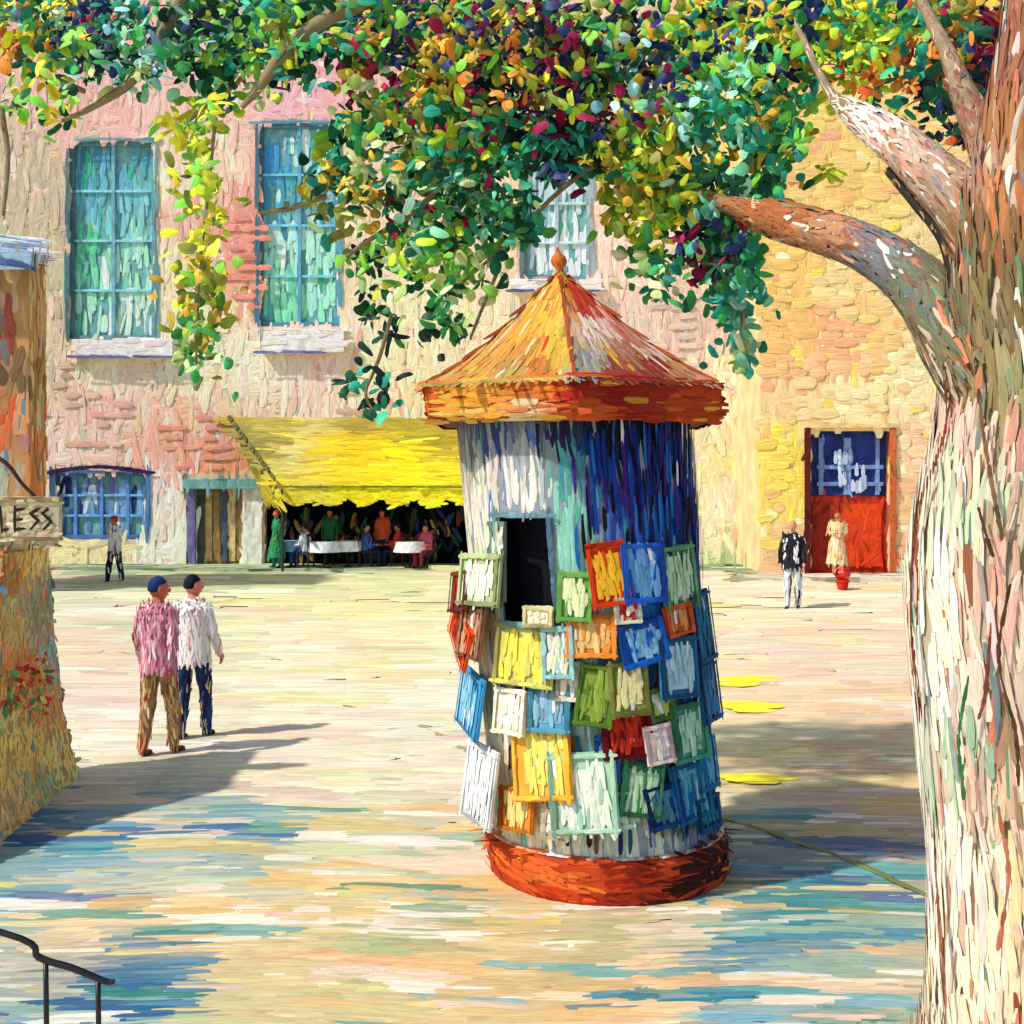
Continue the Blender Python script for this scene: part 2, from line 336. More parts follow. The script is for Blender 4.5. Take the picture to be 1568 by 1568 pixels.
b=Brush(); th=np.linspace(0,1,24); b.add(np.stack([fx(75+155*th),np.full(24,D-.08),fz(724-9*np.sin(th*math.pi))],1),(0,-1,0),(1,0,0),.35,.11,jit(np.repeat(lin((55,35,70))[None],24,0),.2)); b.out('window_arch',house,M_STF)
dg=Geo(); yd=D+.2
dg.box(fx(300),fx(372),yd,yd+.1,0,fz(748),lin((165,135,90)))
for k in range(6):
    a=300+72*k/6; dg.box(fx(a)+.02,fx(a+12)-.03,yd-.05,yd-.002,.2,fz(752),lin([(80,85,90),(190,160,110),(140,115,75),(75,85,110),(205,180,130),(150,130,90)][k])*1.2)
dg.box(fx(287),fx(300),D-.1,D-.004,0,fz(740),lin((120,115,165))); dg.box(fx(373),fx(402),D-.12,D-.004,0,fz(745),lin((242,240,232)))
dg.box(fx(283),fx(404),D-.28,D-.003,fz(748),fz(734),lin((120,175,175))); dg.box(fx(290),fx(396),D-.2,D-.004,fz(734),fz(726),lin((215,200,170)))
o=dg.out('door',house); b=Brush(); paint(b,o,260,.6,.09,(0,0,1),None,.1,var=.2); b.out('door_brushwork',house,M_STF,h=.06)
ci=Geo(); x0,x1,z1=fx(405),fx(770),fz(760)
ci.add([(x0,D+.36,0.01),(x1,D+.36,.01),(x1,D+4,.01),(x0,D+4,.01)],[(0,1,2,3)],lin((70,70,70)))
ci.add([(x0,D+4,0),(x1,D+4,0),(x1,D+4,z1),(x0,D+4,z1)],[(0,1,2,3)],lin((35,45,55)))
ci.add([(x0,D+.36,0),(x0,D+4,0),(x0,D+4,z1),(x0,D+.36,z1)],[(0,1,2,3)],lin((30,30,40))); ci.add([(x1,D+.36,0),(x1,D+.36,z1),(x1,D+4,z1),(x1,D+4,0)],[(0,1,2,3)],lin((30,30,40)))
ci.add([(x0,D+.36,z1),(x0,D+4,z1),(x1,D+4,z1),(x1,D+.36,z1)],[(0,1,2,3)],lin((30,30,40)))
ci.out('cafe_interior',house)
b=Brush(); K=130; uu=rng.uniform(412,765,K); b.add(np.stack([fx(uu),np.full(K,D+.3),rng.uniform(.3,1.6,K)],1),(0,-1,0),np.stack([rng.normal(0,.4,K),0*uu,np.ones(K)],1),.5,.12,jit(lin([(25,30,50),(35,75,60),(40,50,100),(95,55,45),(25,25,32),(30,60,85),(135,115,70)])[rng.integers(0,7,K)]*1.3,.2)); b.out('cafe_opening_strokes',house,M_STF,h=.05)  # mostly dark strokes of mixed colour spread across the cafe opening
# ---- awning
aw=empty('cafe_awning',(fx(540),35.5,2.4)); yf=34.5; yb=D-.06
A=[(fx(352),yb,fz(641)),(fx(790),yb,fz(641)),(X(790,yf),yf,Z(745,yf)),(X(428,yf),yf,Z(745,yf))]
cA=lin((236,205,35))
ga=Geo(); ga.add(A,[(0,3,2,1)],cA); o1=ga.out('canopy',aw)
ga=Geo(); ga.add([A[0],A[3],(X(428,yf),yf,Z(775,yf)),(X(402,yb),yb,Z(765,yb))],[(0,3,2,1)],lin((175,165,80))); o2=ga.out('side_panel',aw)
vs=[];fs=[];ns=60; xa,xb=X(428,yf),X(790,yf); zt0=Z(745,yf)
for i in range(ns+1):
    x_=xa+(xb-xa)*i/ns; vs+=[(x_,yf-.01,zt0+.01),(x_,yf-.03,Z(762,yf)-.24*abs(math.sin(i/ns*math.pi*7)))]
fs=[(2*i,2*i+1,2*i+3,2*i+2) for i in range(ns)]
o3=mk('scalloped_valance',vs,fs,cA,aw)
AF=Field([(450,700,(215,205,120)),(430,660,(190,170,80)),(500,690,(240,205,30)),(560,680,(238,205,30)),(620,700,(248,225,20)),(660,660,(175,155,50)),(550,652,(165,145,60)),(620,650,(170,155,60)),(480,650,(210,190,110)),(560,755,(240,215,30)),(440,755,(225,205,60)),(650,750,(250,225,40)),(400,690,(150,140,70))],.85,7,[(250,235,60),(190,150,40)],.08)
b=Brush(); paint(b,o1,1000,1.0,.13,(1,0,-.05),AF,.12); paint(b,o2,120,.8,.1,(1,-1,-.9),AF,.1)
AF.g=1.25; paint(b,o3,260,.35,.08,(1,0,0),AF,.2)
K=30; t=rng.random((K,1)); q=np.array(A[0])*(1-t)+np.array(A[3])*t+np.array([[0,-.05,.03]]); b.add(q,(-.5,-.6,.5),(np.array(A[3])-np.array(A[0])),.5,.12,jit(np.repeat(lin((110,105,60))[None],K,0),.2))
K=40; xx=rng.uniform(xa,xb,K); b.add(np.stack([xx,np.full(K,yf-.06),np.full(K,zt0)],1),(0,-1,.1),(1,0,0),.5,.05,jit(np.repeat(lin((120,130,50))[None],K,0),.2))
b.out('brushwork',aw,M_STF,h=.04,bend=.03)
gp_=Geo(); 
for uu in (432,786): tube(gp_,[((X(uu,yf),yf,Z(750,yf)),.04),((X(uu,yf),yf+.05,1.2),.04),((X(uu,yf),yf+.05,0),.04)],lin((60,60,50)),6,2)
gp_.out('posts',aw)
# ---- pavement at the foot of the house
pv=Geo(); pv.box(xl,fx(1100),34.9,D-.003,0,.12,lin((190,200,165))*.8); pv.box(fx(1100)+.002,22,31.6,32.995,0,.13,lin((238,228,200))*.8); pv.box(fx(1100)+.002,6.95,33.0,D-.003,0,.125,lin((225,222,195))*.8)
o=pv.out('pavement'); b=Brush(); paint(b,o,900,1.2,.22,(1,0,0),Field([(150,872,(180,198,160)),(400,870,(190,210,165)),(600,870,(225,230,178)),(1200,880,(240,230,205)),(1350,885,(243,232,210)),(1110,870,(140,165,120))],.82,10,[(245,240,215),(150,190,150)],.18),.08)
b.out('brushwork',o,M_STF,h=.03)

# ================================================================ yellow house
D2=33.0
yh=empty('yellow_house',(X(1400,D2),D2+3,0))
a2=lambda u:X(u,D2); b2=lambda v:Z(v,D2)
dh=(a2(1240),a2(1362),.13,b2(660))
gw=Geo(); wall(gw,a2(1168),a2(1900),0,17,D2,[dh],lin((243,208,145)),0,0); W2=gw.out('walls',yh,M_WALL)
gs=Geo(); reveals(gs,[dh],D2+.002,.4,lin((150,90,60))); x0=a2(1168); x1=a2(1900)
gs.add([(x0,D2,0),(x0,D2,17),(x0,D2+10,17),(x0,D2+10,0)],[(0,3,2,1)],lin((225,200,150))); gs.add([(x1,D2,0),(x1,D2+10,0),(x1,D2+10,17),(x1,D2,17)],[(0,1,2,3)],lin((225,200,150)))
gs.add([(x0,D2+10,0),(x1,D2+10,0),(x1,D2+10,17),(x0,D2+10,17)],[(0,1,2,3)],lin((225,200,150)))
gs.out('sides',yh,M_WALL)
gr=Geo(); gr.add([(x0-.4,D2-.5,17),(x1+.4,D2-.5,17),(x1+.4,D2+10.5,17),(x0-.4,D2+10.5,17),(x0+1,D2+5,20),(x1-1,D2+5,20)],[(0,1,5,4),(1,2,5),(2,3,4,5),(3,0,4),(0,3,2,1)],lin((170,85,60))*.7); gr.out('roof',yh)
YP=[(1200,250,(243,203,135)),(1300,280,(246,210,135)),(1200,420,(246,203,125)),(1230,500,(246,192,125)),(1300,430,(243,215,155)),(1380,450,(243,221,168)),(1400,560,(243,226,178)),
(1250,560,(246,192,145)),(1200,620,(243,210,158)),(1220,700,(244,218,105)),(1200,780,(240,213,115)),(1300,620,(246,226,178)),(1390,700,(238,204,168)),(1390,800,(235,190,148)),(1200,850,(228,190,150)),(1290,520,(246,182,140)),(1500,400,(240,213,162)),(1330,500,(246,205,140))]
YF=Field(YP,1.1,12,[(246,190,125),(246,240,195),(246,178,145),(248,220,105)],.2,.055,.03,sat=1.12)
br=Brush(); paint(br,W2,6000,.85,.2,(0,0,1),YF,.12,keepf=outside([dh],.05,.3)); paint(br,W2,3500,.5,.3,(1,0,0),YF,.05,lift=.15,keepf=outside([dh],.3,.1))
br.out('brushwork',yh,M_STF,h=.045,bend=.03)
dg=Geo(); y=D2+.3; x0,x1=a2(1240),a2(1362)
dg.box(x0,x1,y,y+.08,b2(760),b2(660),lin((45,60,130)))
dg.box(x0,x1,y-.02,y+.1,.13,b2(760),lin((190,55,30)))
dg.box(x0+.9,x1-.15,y-.07,y-.022,.3,b2(772),lin((220,70,30)))
dg.box(x0+.12,x0+.85,y-.07,y-.022,.3,b2(772),lin((165,50,35)))
dg.box(x0-.15,x0,D2-.1,D2-.004,.13,b2(655),lin((90,30,30))); dg.box(x1,x1+.15,D2-.1,D2-.004,.13,b2(655),lin((190,100,60)))
dg.box(x0-.15,x1+.15,D2-.12,D2-.004,b2(655),b2(648),lin((235,205,150)))
xm=(x0+x1)/2
for (q0,q1,r0,r1) in [(x0+.25,x1-.1,712,718),(x0+.25,x1-.1,738,744),(xm-.1,xm+.1,670,758),(x0+.3,x0+.42,670,758),(x1-.3,x1-.2,670,758)]:
    dg.box(q0,q1,y-.08-(.01 if r1-r0<20 else 0),y-.002,b2(r1),b2(r0),lin((120,150,205)))
o=dg.out('door',yh)
b=Brush(); paint(b,o,420,.4,.09,(0,0,1),None,.3,var=.25,hue=.12,keepf=lambda p:p[:,2]<b2(668))
K=18; b.add(np.stack([rng.uniform(xm-.35,xm+.45,K),np.full(K,y-.12),b2(rng.uniform(695,748,K))],1),(0,-1,0),(0,0,1),.35,.11,jit(np.repeat(lin((180,200,235))[None],K,0),.2)); b.out('door_brushwork',yh,M_STF,h=.06)

# ================================================================ far ochre house at left
oh=empty('ochre_house',(-14,28.5,0)); D3=28.0; D4=29.0; XR=X(70,D4)
gw=Geo(); gw.box(X(-420,D3),XR,D3,D4,0,Z(400,D3),lin((180,135,90))); o=gw.out('walls',oh,M_WALL)
b=Brush(); OF=Field([(30,440,(170,145,120)),(20,500,(150,75,60)),(55,480,(195,160,110)),(40,600,(140,115,75)),(15,560,(110,90,60)),(20,650,(205,90,50)),(45,700,(200,105,50)),(10,730,(150,160,140)),(60,640,(205,170,130)),(60,740,(190,120,60))],1.15,8,[(190,80,45),(90,120,130),(220,185,140)],.18,.12)
paint(b,o,2200,.7,.16,(0,0,1),OF,.15); b.out('brushwork',oh,M_STF,h=.05)
gr=Geo()
za=Z(422,D3-.6)
gr.add([(X(-430,D3),D3-.6,za),(X(48,D3-.6),D3-.6,Z(412,D3-.6)),(X(78,D4),D4,Z(392,D4)),(X(60,D4+1),D4+1,Z(352,D4)),(X(-430,D3),D4+1,Z(300,D3)),(X(-430,D3),D3-.6,Z(372,D3-.6)),(X(48,D3-.6),D3-.6,Z(388,D3-.6))],[(0,1,6,5),(1,2,6),(6,2,3,4,5),(0,4,3,2,1)],lin((150,180,205)))
o=gr.out('roof',oh); b=Brush(); paint(b,o,500,.7,.12,(1,0,-.3),Field([(20,360,(190,205,210)),(50,385,(150,180,205)),(20,400,(80,95,150)),(50,405,(60,60,110)),(65,380,(225,222,225)),(10,345,(200,215,200))],1.0,6,[(235,238,235),(70,90,150)],.22),.1); b.out('roof_brushwork',oh,M_STF)
# ================================================================ low garden wall near left, with shop sign above
lw=empty('garden_wall',(-4.1,9,0))
prof=[(0,.0,8.1),(.3,-.09,8.2),(.6,-.15,8.6),(1.2,-.22,9.1),(2.03,-.28,9.5)]
yb_=10.8
vs=[]
for z,dx,ya in prof:
    vs+=[(-3.60-.075*(ya-8)+dx*.8,ya,z),(-3.80+dx,yb_,z)]
fs=[(2*i,2*i+1,2*i+3,2*i+2) for i in range(len(prof)-1)]
k=len(vs); vs+=[(-4.33,8.1,0),(-4.40,yb_,0),(-4.33,9.5,2.03),(-4.40,yb_,2.03)]
fs+=[(8,9,k+3,k+2),(k,k+2,k+3,k+1),(1,k+1,k+3,9,7,5,3),(0,2,4,6,8,k+2,k)]
gw=Geo(); gw.add(vs,fs,lin((190,158,100))); o=gw.out('wall_body',lw,M_WALL)
LF=Field([(40,850,(195,155,85)),(20,950,(175,150,95)),(50,930,(135,130,100)),(30,1030,(195,115,60)),(60,1080,(190,125,80)),(40,1150,(208,165,88)),(90,1150,(215,180,105)),(30,1230,(195,160,105)),(10,870,(150,95,55)),(90,1000,(130,160,160)),(110,1180,(215,188,115)),(60,1200,(130,150,105)),(20,1100,(185,170,105)),(90,900,(100,125,120)),(60,850,(210,175,110))],1.75,7,[(215,140,50),(110,150,110),(90,130,150),(190,80,40)],.18,.12,sat=1.1)
b=Brush(); paint(b,o,3400,.13,.04,(0,.5,1),LF,.7,cull=False); b.out('brushwork',lw,M_ST)
gc=Geo(); gc.box(-4.44,-4.03,9.45,10.84,2.033,2.12,lin((205,190,150))); o=gc.out('coping',lw,M_WALL)
b=Brush(); paint(b,o,400,.13,.03,(0,1,0),lambda p:jit(lin([(205,190,150),(235,220,185),(170,150,110),(120,110,90)])[rng.integers(0,4,len(p))]*1.5,.1),.2,cull=False)
b.out('coping_brushwork',lw,M_ST)
ys=10.15; sg=empty('shop_sign',(X(40,ys),ys,2.2)); sb=Geo(); xs0,xs1,z0_,z1_=-4.75,X(90,ys),Z(822,ys),Z(768,ys)
sb.box(xs0,xs1,ys,ys+.06,z0_,z1_,lin((200,190,155))); sb.box(xs0,xs1+.01,ys-.02,ys+.07,z1_+.002,z1_+.035,lin((150,130,95))); sb.box(xs0,xs1+.01,ys-.02,ys+.07,z0_-.03,z0_-.002,lin((150,130,95)))
o=sb.out('sign_board',sg); b=Brush()
paint(b,o,330,.11,.026,(1,0,0),lambda p:jit(lin([(215,205,165),(235,225,190),(190,180,140),(205,185,140)])[rng.integers(0,4,len(p))]*1.05,.08),.12,lift=.15)
segs=[((2,779),(4,812)),((4,812),(14,810)),((24,779),(24,812)),((24,781),(38,779)),((24,796),(35,795)),((24,811),(39,809)),((60,779),(48,786)),((48,786),(60,797)),((60,797),(48,810)),((75,779),(66,786)),((66,786),(80,798)),((80,798),(68,811)),((-10,779),(-6,812))]
for (u0,v0),(u1,v1) in segs:
    a_=np.array(P(u0,v0,ys)); b_=np.array(P(u1,v1,ys)); b.add([(a_+b_)/2+np.array([0,-.018,0])],(0,-1,0),b_-a_,np.linalg.norm(b_-a_)*1.25,.026,lin((45,40,32))[None])
b.out('sign_lettering',sg,M_ST,h=.1,bend=.02)
gi=Geo(); tube(gi,[(P(-20,690,10.1),.018),(P(12,712,10.1),.018),(P(35,742,10.15),.016),(P(62,768,10.17),.014)],lin((60,25,15)),8,6)
gi.out('bracket',sg,M_IRON)
fb=Brush(); K=120
cc=np.stack([np.zeros(K),rng.uniform(9.2,10.4,K),rng.normal(.92,.13,K)],1); cc[:,0]=-3.60-.075*(cc[:,1]-8)-.16+rng.uniform(-.02,.05,K)
nn=np.array([.8,-.5,.3])+rng.normal(0,.5,(K,3)); pal=lin([(205,65,50),(210,85,55),(120,150,70),(80,130,75),(220,130,70),(180,170,90),(190,55,45)])*1.5
fb.add(cc,nn,rng.normal(0,1,(K,3)),rng.uniform(.06,.12,K),rng.uniform(.03,.05,K),jit(pal[rng.integers(0,7,K)],.15))
fbg=Geo()
for k in range(4):
    yy=9.3+1.0*k/4; tube(fbg,[((-3.62-.075*(yy-8),yy,0),.006),((-3.72-.075*(yy-8),yy+.03,.35),.005),((-3.78-.075*(yy-8),yy+.1,.92),.004)],lin((150,140,80)),5,3)
fp=fbg.out('flowering_shrub'); fb.out('leaves_and_flowers',fp,M_LEAF,wp=np.array([.2,.8,1,.7,.1]))
# ================================================================ iron railing, bottom-left
gi=Geo(); K=lin((14,14,16)); yr=4.0
rp=[((-2.6,yr,Z(1330,yr)),.011),(P(0,1427,yr),.011),(P(60,1466,yr),.012),(P(110,1482,yr),.012),(P(160,1502,yr),.011),(P(176,1503,yr),.008)]
tube(gi,rp,K,8,6)
for u_,v_ in ((-190,1360),(-60,1405),(70,1470),(150,1498)):
    tube(gi,[(P(u_,v_,yr),.009),((X(u_+3,yr),yr,.5),.010),((X(u_+4,yr),yr,0),.011)],K,8,3)
tube(gi,[((-2.6,yr,.55),.01),((-1.9,yr,.45),.01),(P(152,1600,yr)+Vector((0,0,-.3)),.01)],K,6,4)
gi.out('iron_railing',None,M_IRON,True)

# ================================================================ kiosk
kc=(.63,8.25); KS=.082
ki=empty('newspaper_kiosk',(kc[0],kc[1],0))
def kx(z): return kc[0]+.02-KS*z
def lathe(prof,seg,c,ph=0.0):
    V=[];F=[]
    for r,z in prof:
        for j in range(seg):
            a=2*math.pi*j/seg+ph; V.append((kx(z)+r*math.sin(a),kc[1]-r*math.cos(a),z))
    n=len(prof)
    for i in range(n-1):
        for j in range(seg): F.append((i*seg+j,i*seg+(j+1)%seg,(i+1)*seg+(j+1)%seg,(i+1)*seg+j))
    F.append(tuple((n-1)*seg+j for j in range(seg))); F.append(tuple(range(seg))[::-1]); return V,F
V,F=lathe([(.77,0),(.79,.03),(.80,.12),(.80,.25),(.78,.285),(.70,.29)],48,None)
base=mk('base_drum',V,F,lin((185,65,30)),ki,smooth=False)
bF=Field([(760,1300,(225,95,30)),(850,1345,(230,105,45)),(900,1300,(210,75,30)),(950,1360,(180,50,25)),(1040,1340,(60,22,16)),(1100,1290,(50,20,18)),(1000,1310,(140,38,25)),(1080,1360,(45,20,15)),(860,1370,(215,70,25))],.95,12,[(235,130,40),(120,25,15),(200,40,25)],.12,.12)  # drum's shaded right side is painted dark in this field
b=Brush(); paint(b,base,1000,.24,.03,(1,0,0),bF,.12)
th=np.linspace(-1.6,1.6,70); b.add(np.stack([kx(.29)+.77*np.sin(th),kc[1]-.77*np.cos(th),np.full(70,.297)],1),np.stack([.3*np.sin(th),-.3*np.cos(th),np.ones(70)],1),np.stack([np.cos(th),np.sin(th),0*th],1),.12,.035,jit(lin([(235,215,205),(230,150,110),(205,90,50)])[rng.integers(0,3,70)],.1))
b.out('base_brushwork',ki,M_ST,bend=.05)
R=.745; seg=64; zs=[.28,.6,1.0,1.4,1.72,2.0,2.38,2.6,3.05]
wz0,wz1=1.72,2.38
def ang(u,z,r):
    th=0.
    for _ in range(8):
        d=kc[1]-r*math.cos(th); th=math.asin(max(-.98,min(.98,(X(u,d)-kx(z))/r)))
    return th
ta,tb=ang(772,2.0,R),ang(850,2.0,R)
angs=sorted(list(np.linspace(-math.pi,math.pi,seg,endpoint=False))+[ta,tb]); n=len(angs)
V=[(kx(z)+(R+.03*z/3)*math.sin(a),kc[1]-(R+.03*z/3)*math.cos(a),z) for z in zs for a in angs]; F=[]
for i in range(len(zs)-1):
    for j in range(n):
        mid=angs[j]+1e-4
        if zs[i]>=wz0-1e-6 and zs[i+1]<=wz1+1e-6 and ta-1e-6<=mid<tb: continue
        F.append((i*n+j,i*n+(j+1)%n,(i+1)*n+(j+1)%n,(i+1)*n+j))
body=mk('body',V,F,lin((140,155,165)),ki)
V,F=lathe([(.6,.3),(.6,3.0)],24,None); mk('interior',V,F,lin((18,22,32)),ki)
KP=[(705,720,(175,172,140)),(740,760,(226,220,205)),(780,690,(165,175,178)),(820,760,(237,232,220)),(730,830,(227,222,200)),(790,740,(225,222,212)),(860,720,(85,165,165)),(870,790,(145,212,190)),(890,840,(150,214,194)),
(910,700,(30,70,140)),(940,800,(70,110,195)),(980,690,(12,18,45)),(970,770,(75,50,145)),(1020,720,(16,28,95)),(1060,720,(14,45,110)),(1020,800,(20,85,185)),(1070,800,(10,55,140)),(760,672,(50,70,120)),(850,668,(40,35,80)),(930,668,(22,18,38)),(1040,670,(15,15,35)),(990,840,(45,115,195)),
(800,950,(205,195,155)),(900,950,(195,205,185)),(1000,900,(45,115,200)),(1070,900,(12,75,140)),(1080,1000,(15,105,145)),(1080,1100,(30,100,165)),(900,1100,(130,165,160)),(800,1100,(230,220,195)),(1000,1100,(70,115,165)),(1050,1200,(15,65,135)),(950,1260,(215,228,210)),(800,1260,(235,225,195)),(740,1150,(235,225,205))]  # lit left, shaded right and dark below the eave are painted in
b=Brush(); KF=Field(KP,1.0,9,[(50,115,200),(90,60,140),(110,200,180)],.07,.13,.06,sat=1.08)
def nowin(p):
    th=np.arctan2(p[:,0]-kx(p[:,2]),kc[1]-p[:,1]); return ~((th>ta-.03)&(th<tb+.03)&(p[:,2]>wz0-.12)&(p[:,2]<wz1+.13))
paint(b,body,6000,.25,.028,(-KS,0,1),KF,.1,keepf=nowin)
K=480; th=rng.uniform(-.1,1.45,K); zz=rng.uniform(2.0,2.92,K); pr=np.clip((th+.25)/1.1,0,1)*np.clip((zz-1.85)/.8,.2,1); k=rng.random(K)<pr*.8; th,zz=th[k],zz[k]; K=len(th)
b.add(np.stack([kx(zz)+.79*np.sin(th),kc[1]-.79*np.cos(th),zz],1),np.stack([np.sin(th),-np.cos(th),0*th],1),(-KS,0,1),rng.uniform(.15,.42,K),.024,jit(lin([(12,14,32),(22,30,110),(15,60,160),(65,35,130),(15,15,22),(30,110,190),(10,40,110),(235,235,240)])[rng.choice(8,K,p=[.2,.17,.18,.12,.08,.12,.1,.03])],.12))  # extra dark strokes deepen the painted shade, right side and below the eave
for a_,c_ in ((ta,(95,140,150)),(tb,(80,110,130))):
    K=16; zz=np.linspace(wz0,wz1,K); b.add(np.stack([kx(zz)+.79*np.sin(a_),kc[1]-.79*np.cos(a_)+0*zz,zz],1),(math.sin(a_),-math.cos(a_),0),(0,0,1),.12,.03,jit(np.repeat(lin(c_)[None],K,0),.15))
K=8; th=np.linspace(ta,tb,K)
for zq in (wz0-.01,wz1+.01): b.add(np.stack([kx(zq)+.79*np.sin(th),kc[1]-.79*np.cos(th),zq+0*th],1),np.stack([np.sin(th),-np.cos(th),0*th],1),np.stack([np.cos(th),np.sin(th),0*th],1),.1,.035,jit(np.repeat(lin((105,145,160))[None],K,0),.15))
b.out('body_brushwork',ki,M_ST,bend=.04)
def panel(geo,th,z,w,h,r,tilt,c,ci,t=.02,rot=0,inset=.2):
    o=np.array([math.sin(th),-math.cos(th),0.]); tt=np.array([math.cos(th),math.sin(th),0.]); up=np.array([0,0,1.])
    up2=up*math.cos(tilt)-o*math.sin(tilt); nn=o*math.cos(tilt)+up*math.sin(tilt)
    t2=tt*math.cos(rot)+up2*math.sin(rot); u2=-tt*math.sin(rot)+up2*math.cos(rot)
    C=np.array([kx(z),kc[1],z])+o*r
    def q(a,b_,c_): return C+t2*a*w/2+u2*b_*h/2+nn*c_
    v=[q(-1,-1,0),q(1,-1,0),q(1,1,0),q(-1,1,0),q(-1,-1,t),q(1,-1,t),q(1,1,t),q(-1,1,t)]
    geo.add(v,[(0,3,2,1),(4,5,6,7),(0,1,5,4),(1,2,6,5),(2,3,7,6),(3,0,4,7)],c)
    s=1-inset*2; geo.add([q(-s,-s,t+.004),q(s,-s,t+.004),q(s,s,t+.004),q(-s,s,t+.004)],[(0,1,2,3)],ci)
    return q,nn,t2,u2
sh=Geo(); b=Brush()
q,nn,t2,u2=panel(sh,ta+.03,2.1,.15,.5,.81,0,lin((110,130,125)),lin((165,180,150)),.025)
K=26; b.add(np.array([q(rng.uniform(-.8,.8),rng.uniform(-.8,.8),.034) for _ in range(K)]),nn,u2,.14,.03,jit(lin([(170,185,155),(120,150,145),(215,215,190)])[rng.integers(0,3,K)],.1))
sh.out('shutter',ki); b.out('shutter_brushwork',ki,M_ST)
MG=[(742,888,62,80,(180,195,140),(228,233,208),0),(706,905,48,62,(120,55,40),(160,45,35),.1),(700,965,66,66,(220,85,30),(175,50,30),-.4),(738,968,34,80,(150,110,85),(190,140,110),-.1),
(798,1005,90,95,(205,200,110),(232,215,90),.0),(880,915,52,76,(110,165,80),(215,225,180),.05),(932,880,60,100,(215,70,28),(245,180,50),.08),(985,878,66,92,(40,95,190),(110,165,215),0),
(1045,885,58,100,(100,155,110),(195,218,185),.05),(905,975,78,66,(238,150,65),(242,195,130),0),(985,985,74,66,(35,100,195),(140,190,225),.2),(1038,1022,62,95,(45,115,160),(175,208,225),.03),
(722,1072,66,92,(70,155,205),(140,200,225),-.05),(840,1086,62,74,(90,160,185),(130,170,190),0),(912,1066,58,95,(95,130,50),(140,165,70),-.1),(962,1055,62,82,(150,150,80),(225,218,160),.05),
(962,1122,78,84,(110,20,22),(195,55,35),.05),(1060,1122,56,88,(80,155,130),(180,218,190),0),(828,1165,88,124,(240,180,70),(238,215,110),.06),(893,1215,104,124,(170,208,182),(222,232,215),.1),
(985,1212,66,84,(70,140,100),(175,208,172),-.2),(1062,1212,60,92,(20,105,155),(90,165,190),.1),(748,1200,56,118,(225,225,225),(240,240,235),-.06),(1008,1140,42,60,(232,205,200),(240,230,220),.1),
(930,1165,36,70,(40,90,170),(105,150,200),0),(1020,1235,60,66,(18,58,115),(70,120,140),.2),(790,1240,50,66,(225,140,50),(242,205,130),0),(855,1000,46,80,(150,190,190),(222,225,200),0),
(870,1045,36,60,(215,205,185),(238,230,215),0),(1080,960,40,110,(12,75,120),(25,120,155),0),
(1088,1060,36,90,(20,90,140),(70,135,185),0),(782,1090,46,70,(235,225,200),(243,235,215),0),(940,1245,60,56,(190,215,195),(210,225,200),.1),(1085,1170,36,80,(30,120,165),(95,170,205),0),
(1040,950,44,46,(200,90,50),(225,150,90),.1),(960,935,40,40,(230,225,205),(190,60,45),0),(1015,1080,40,50,(90,120,60),(175,190,110),.1),(850,1265,40,44,(235,215,190),(240,225,200),0),(1085,1245,40,50,(20,80,130),(45,125,160),0),(825,945,44,30,(210,200,150),(235,225,190),0)]
mg=Geo(); b=Brush()
for i,(u_,v_,w_,h_,c1,c2,rt) in enumerate(MG):
    z=Z(v_,7.6); th=ang(u_,z,.82); zz=Z(v_,kc[1]-.82*math.cos(th)); th=ang(u_,zz,.82)
    sc=FP/(kc[1]-.82*math.cos(th)); r=.775+.012*(i%4)
    if u_<760: r+=.07
    th=max(th,-1.3); w=w_/sc/max(math.cos(th),.5); h=h_/sc
    g1,g2_=lin(c1)**1.1*1.05,np.minimum(lin(c2)**1.1*1.05,.85)
    q,nn,t2,u2=panel(mg,th,zz,w,h,r,.12,g1,g2_,.02,rt+rng.normal(0,.04),.15+.08*rng.random())
    K=int(6+w*h*190)
    pts=np.array([q(rng.uniform(-.7,.7),rng.uniform(-.65,.65),.027+rng.uniform(0,.006)) for _ in range(K)])
    m=rng.random(K)<.18; cols=np.where(m[:,None],g1,g2_); cols=np.where((rng.random(K)<.05)[:,None],.8,cols)
    b.add(pts,nn,u2+rng.normal(0,.12,(K,3)),h*.42*rng.uniform(.6,1.2,K),.026*rng.uniform(.7,1.4,K),jit(cols,.09,.05))
    for sgn,axv,ln,pf in ((1,u2,h,0),(-1,u2,h,0),(1,t2,w,1),(-1,t2,w,1)):
        kk=4; s_=np.linspace(-.7,.7,kk)
        pp=np.array([q(sgn*.9,s,.036) if pf==0 else q(s,sgn*.9,.036) for s in s_])
        dk=g1*(.5 if rng.random()<.3 else 1.0)
        b.add(pp,nn,axv+rng.normal(0,.03,3),ln*.36,.024*rng.uniform(.8,1.5),jit(np.repeat(dk[None],kk,0),.12))
mg.out('magazine_racks',ki); b.out('magazine_brushwork',ki,M_ST,bend=.06)
b=Brush(); K=170; th=rng.uniform(-.9,1.4,K); zz=rng.uniform(.4,1.6,K)
b.add(np.stack([kx(zz)+.782*np.sin(th),kc[1]-.782*np.cos(th),zz],1),np.stack([np.sin(th),-np.cos(th),0*th],1),(0,0,1),.16,.03,jit(lin([(25,40,90),(25,85,120),(60,30,30),(110,80,50)])[rng.integers(0,4,K)],.1)); b.out('rack_gaps',ki,M_ST)
def hexring(r,z,off=0): return [(kx(z)+r*math.sin(math.pi/3*j-.02),kc[1]-r*math.cos(math.pi/3*j-.02),z) for j in range(6)]
prof=[(1.05,3.22),(.94,3.275),(.78,3.37),(.59,3.50),(.4,3.655),(.23,3.81),(.1,3.92),(.05,3.97)]
V=[];F=[]
for r,z in prof: V+=hexring(r,z)
for i in range(len(prof)-1):
    for j in range(6): F.append((i*6+j,i*6+(j+1)%6,(i+1)*6+(j+1)%6,(i+1)*6+j))
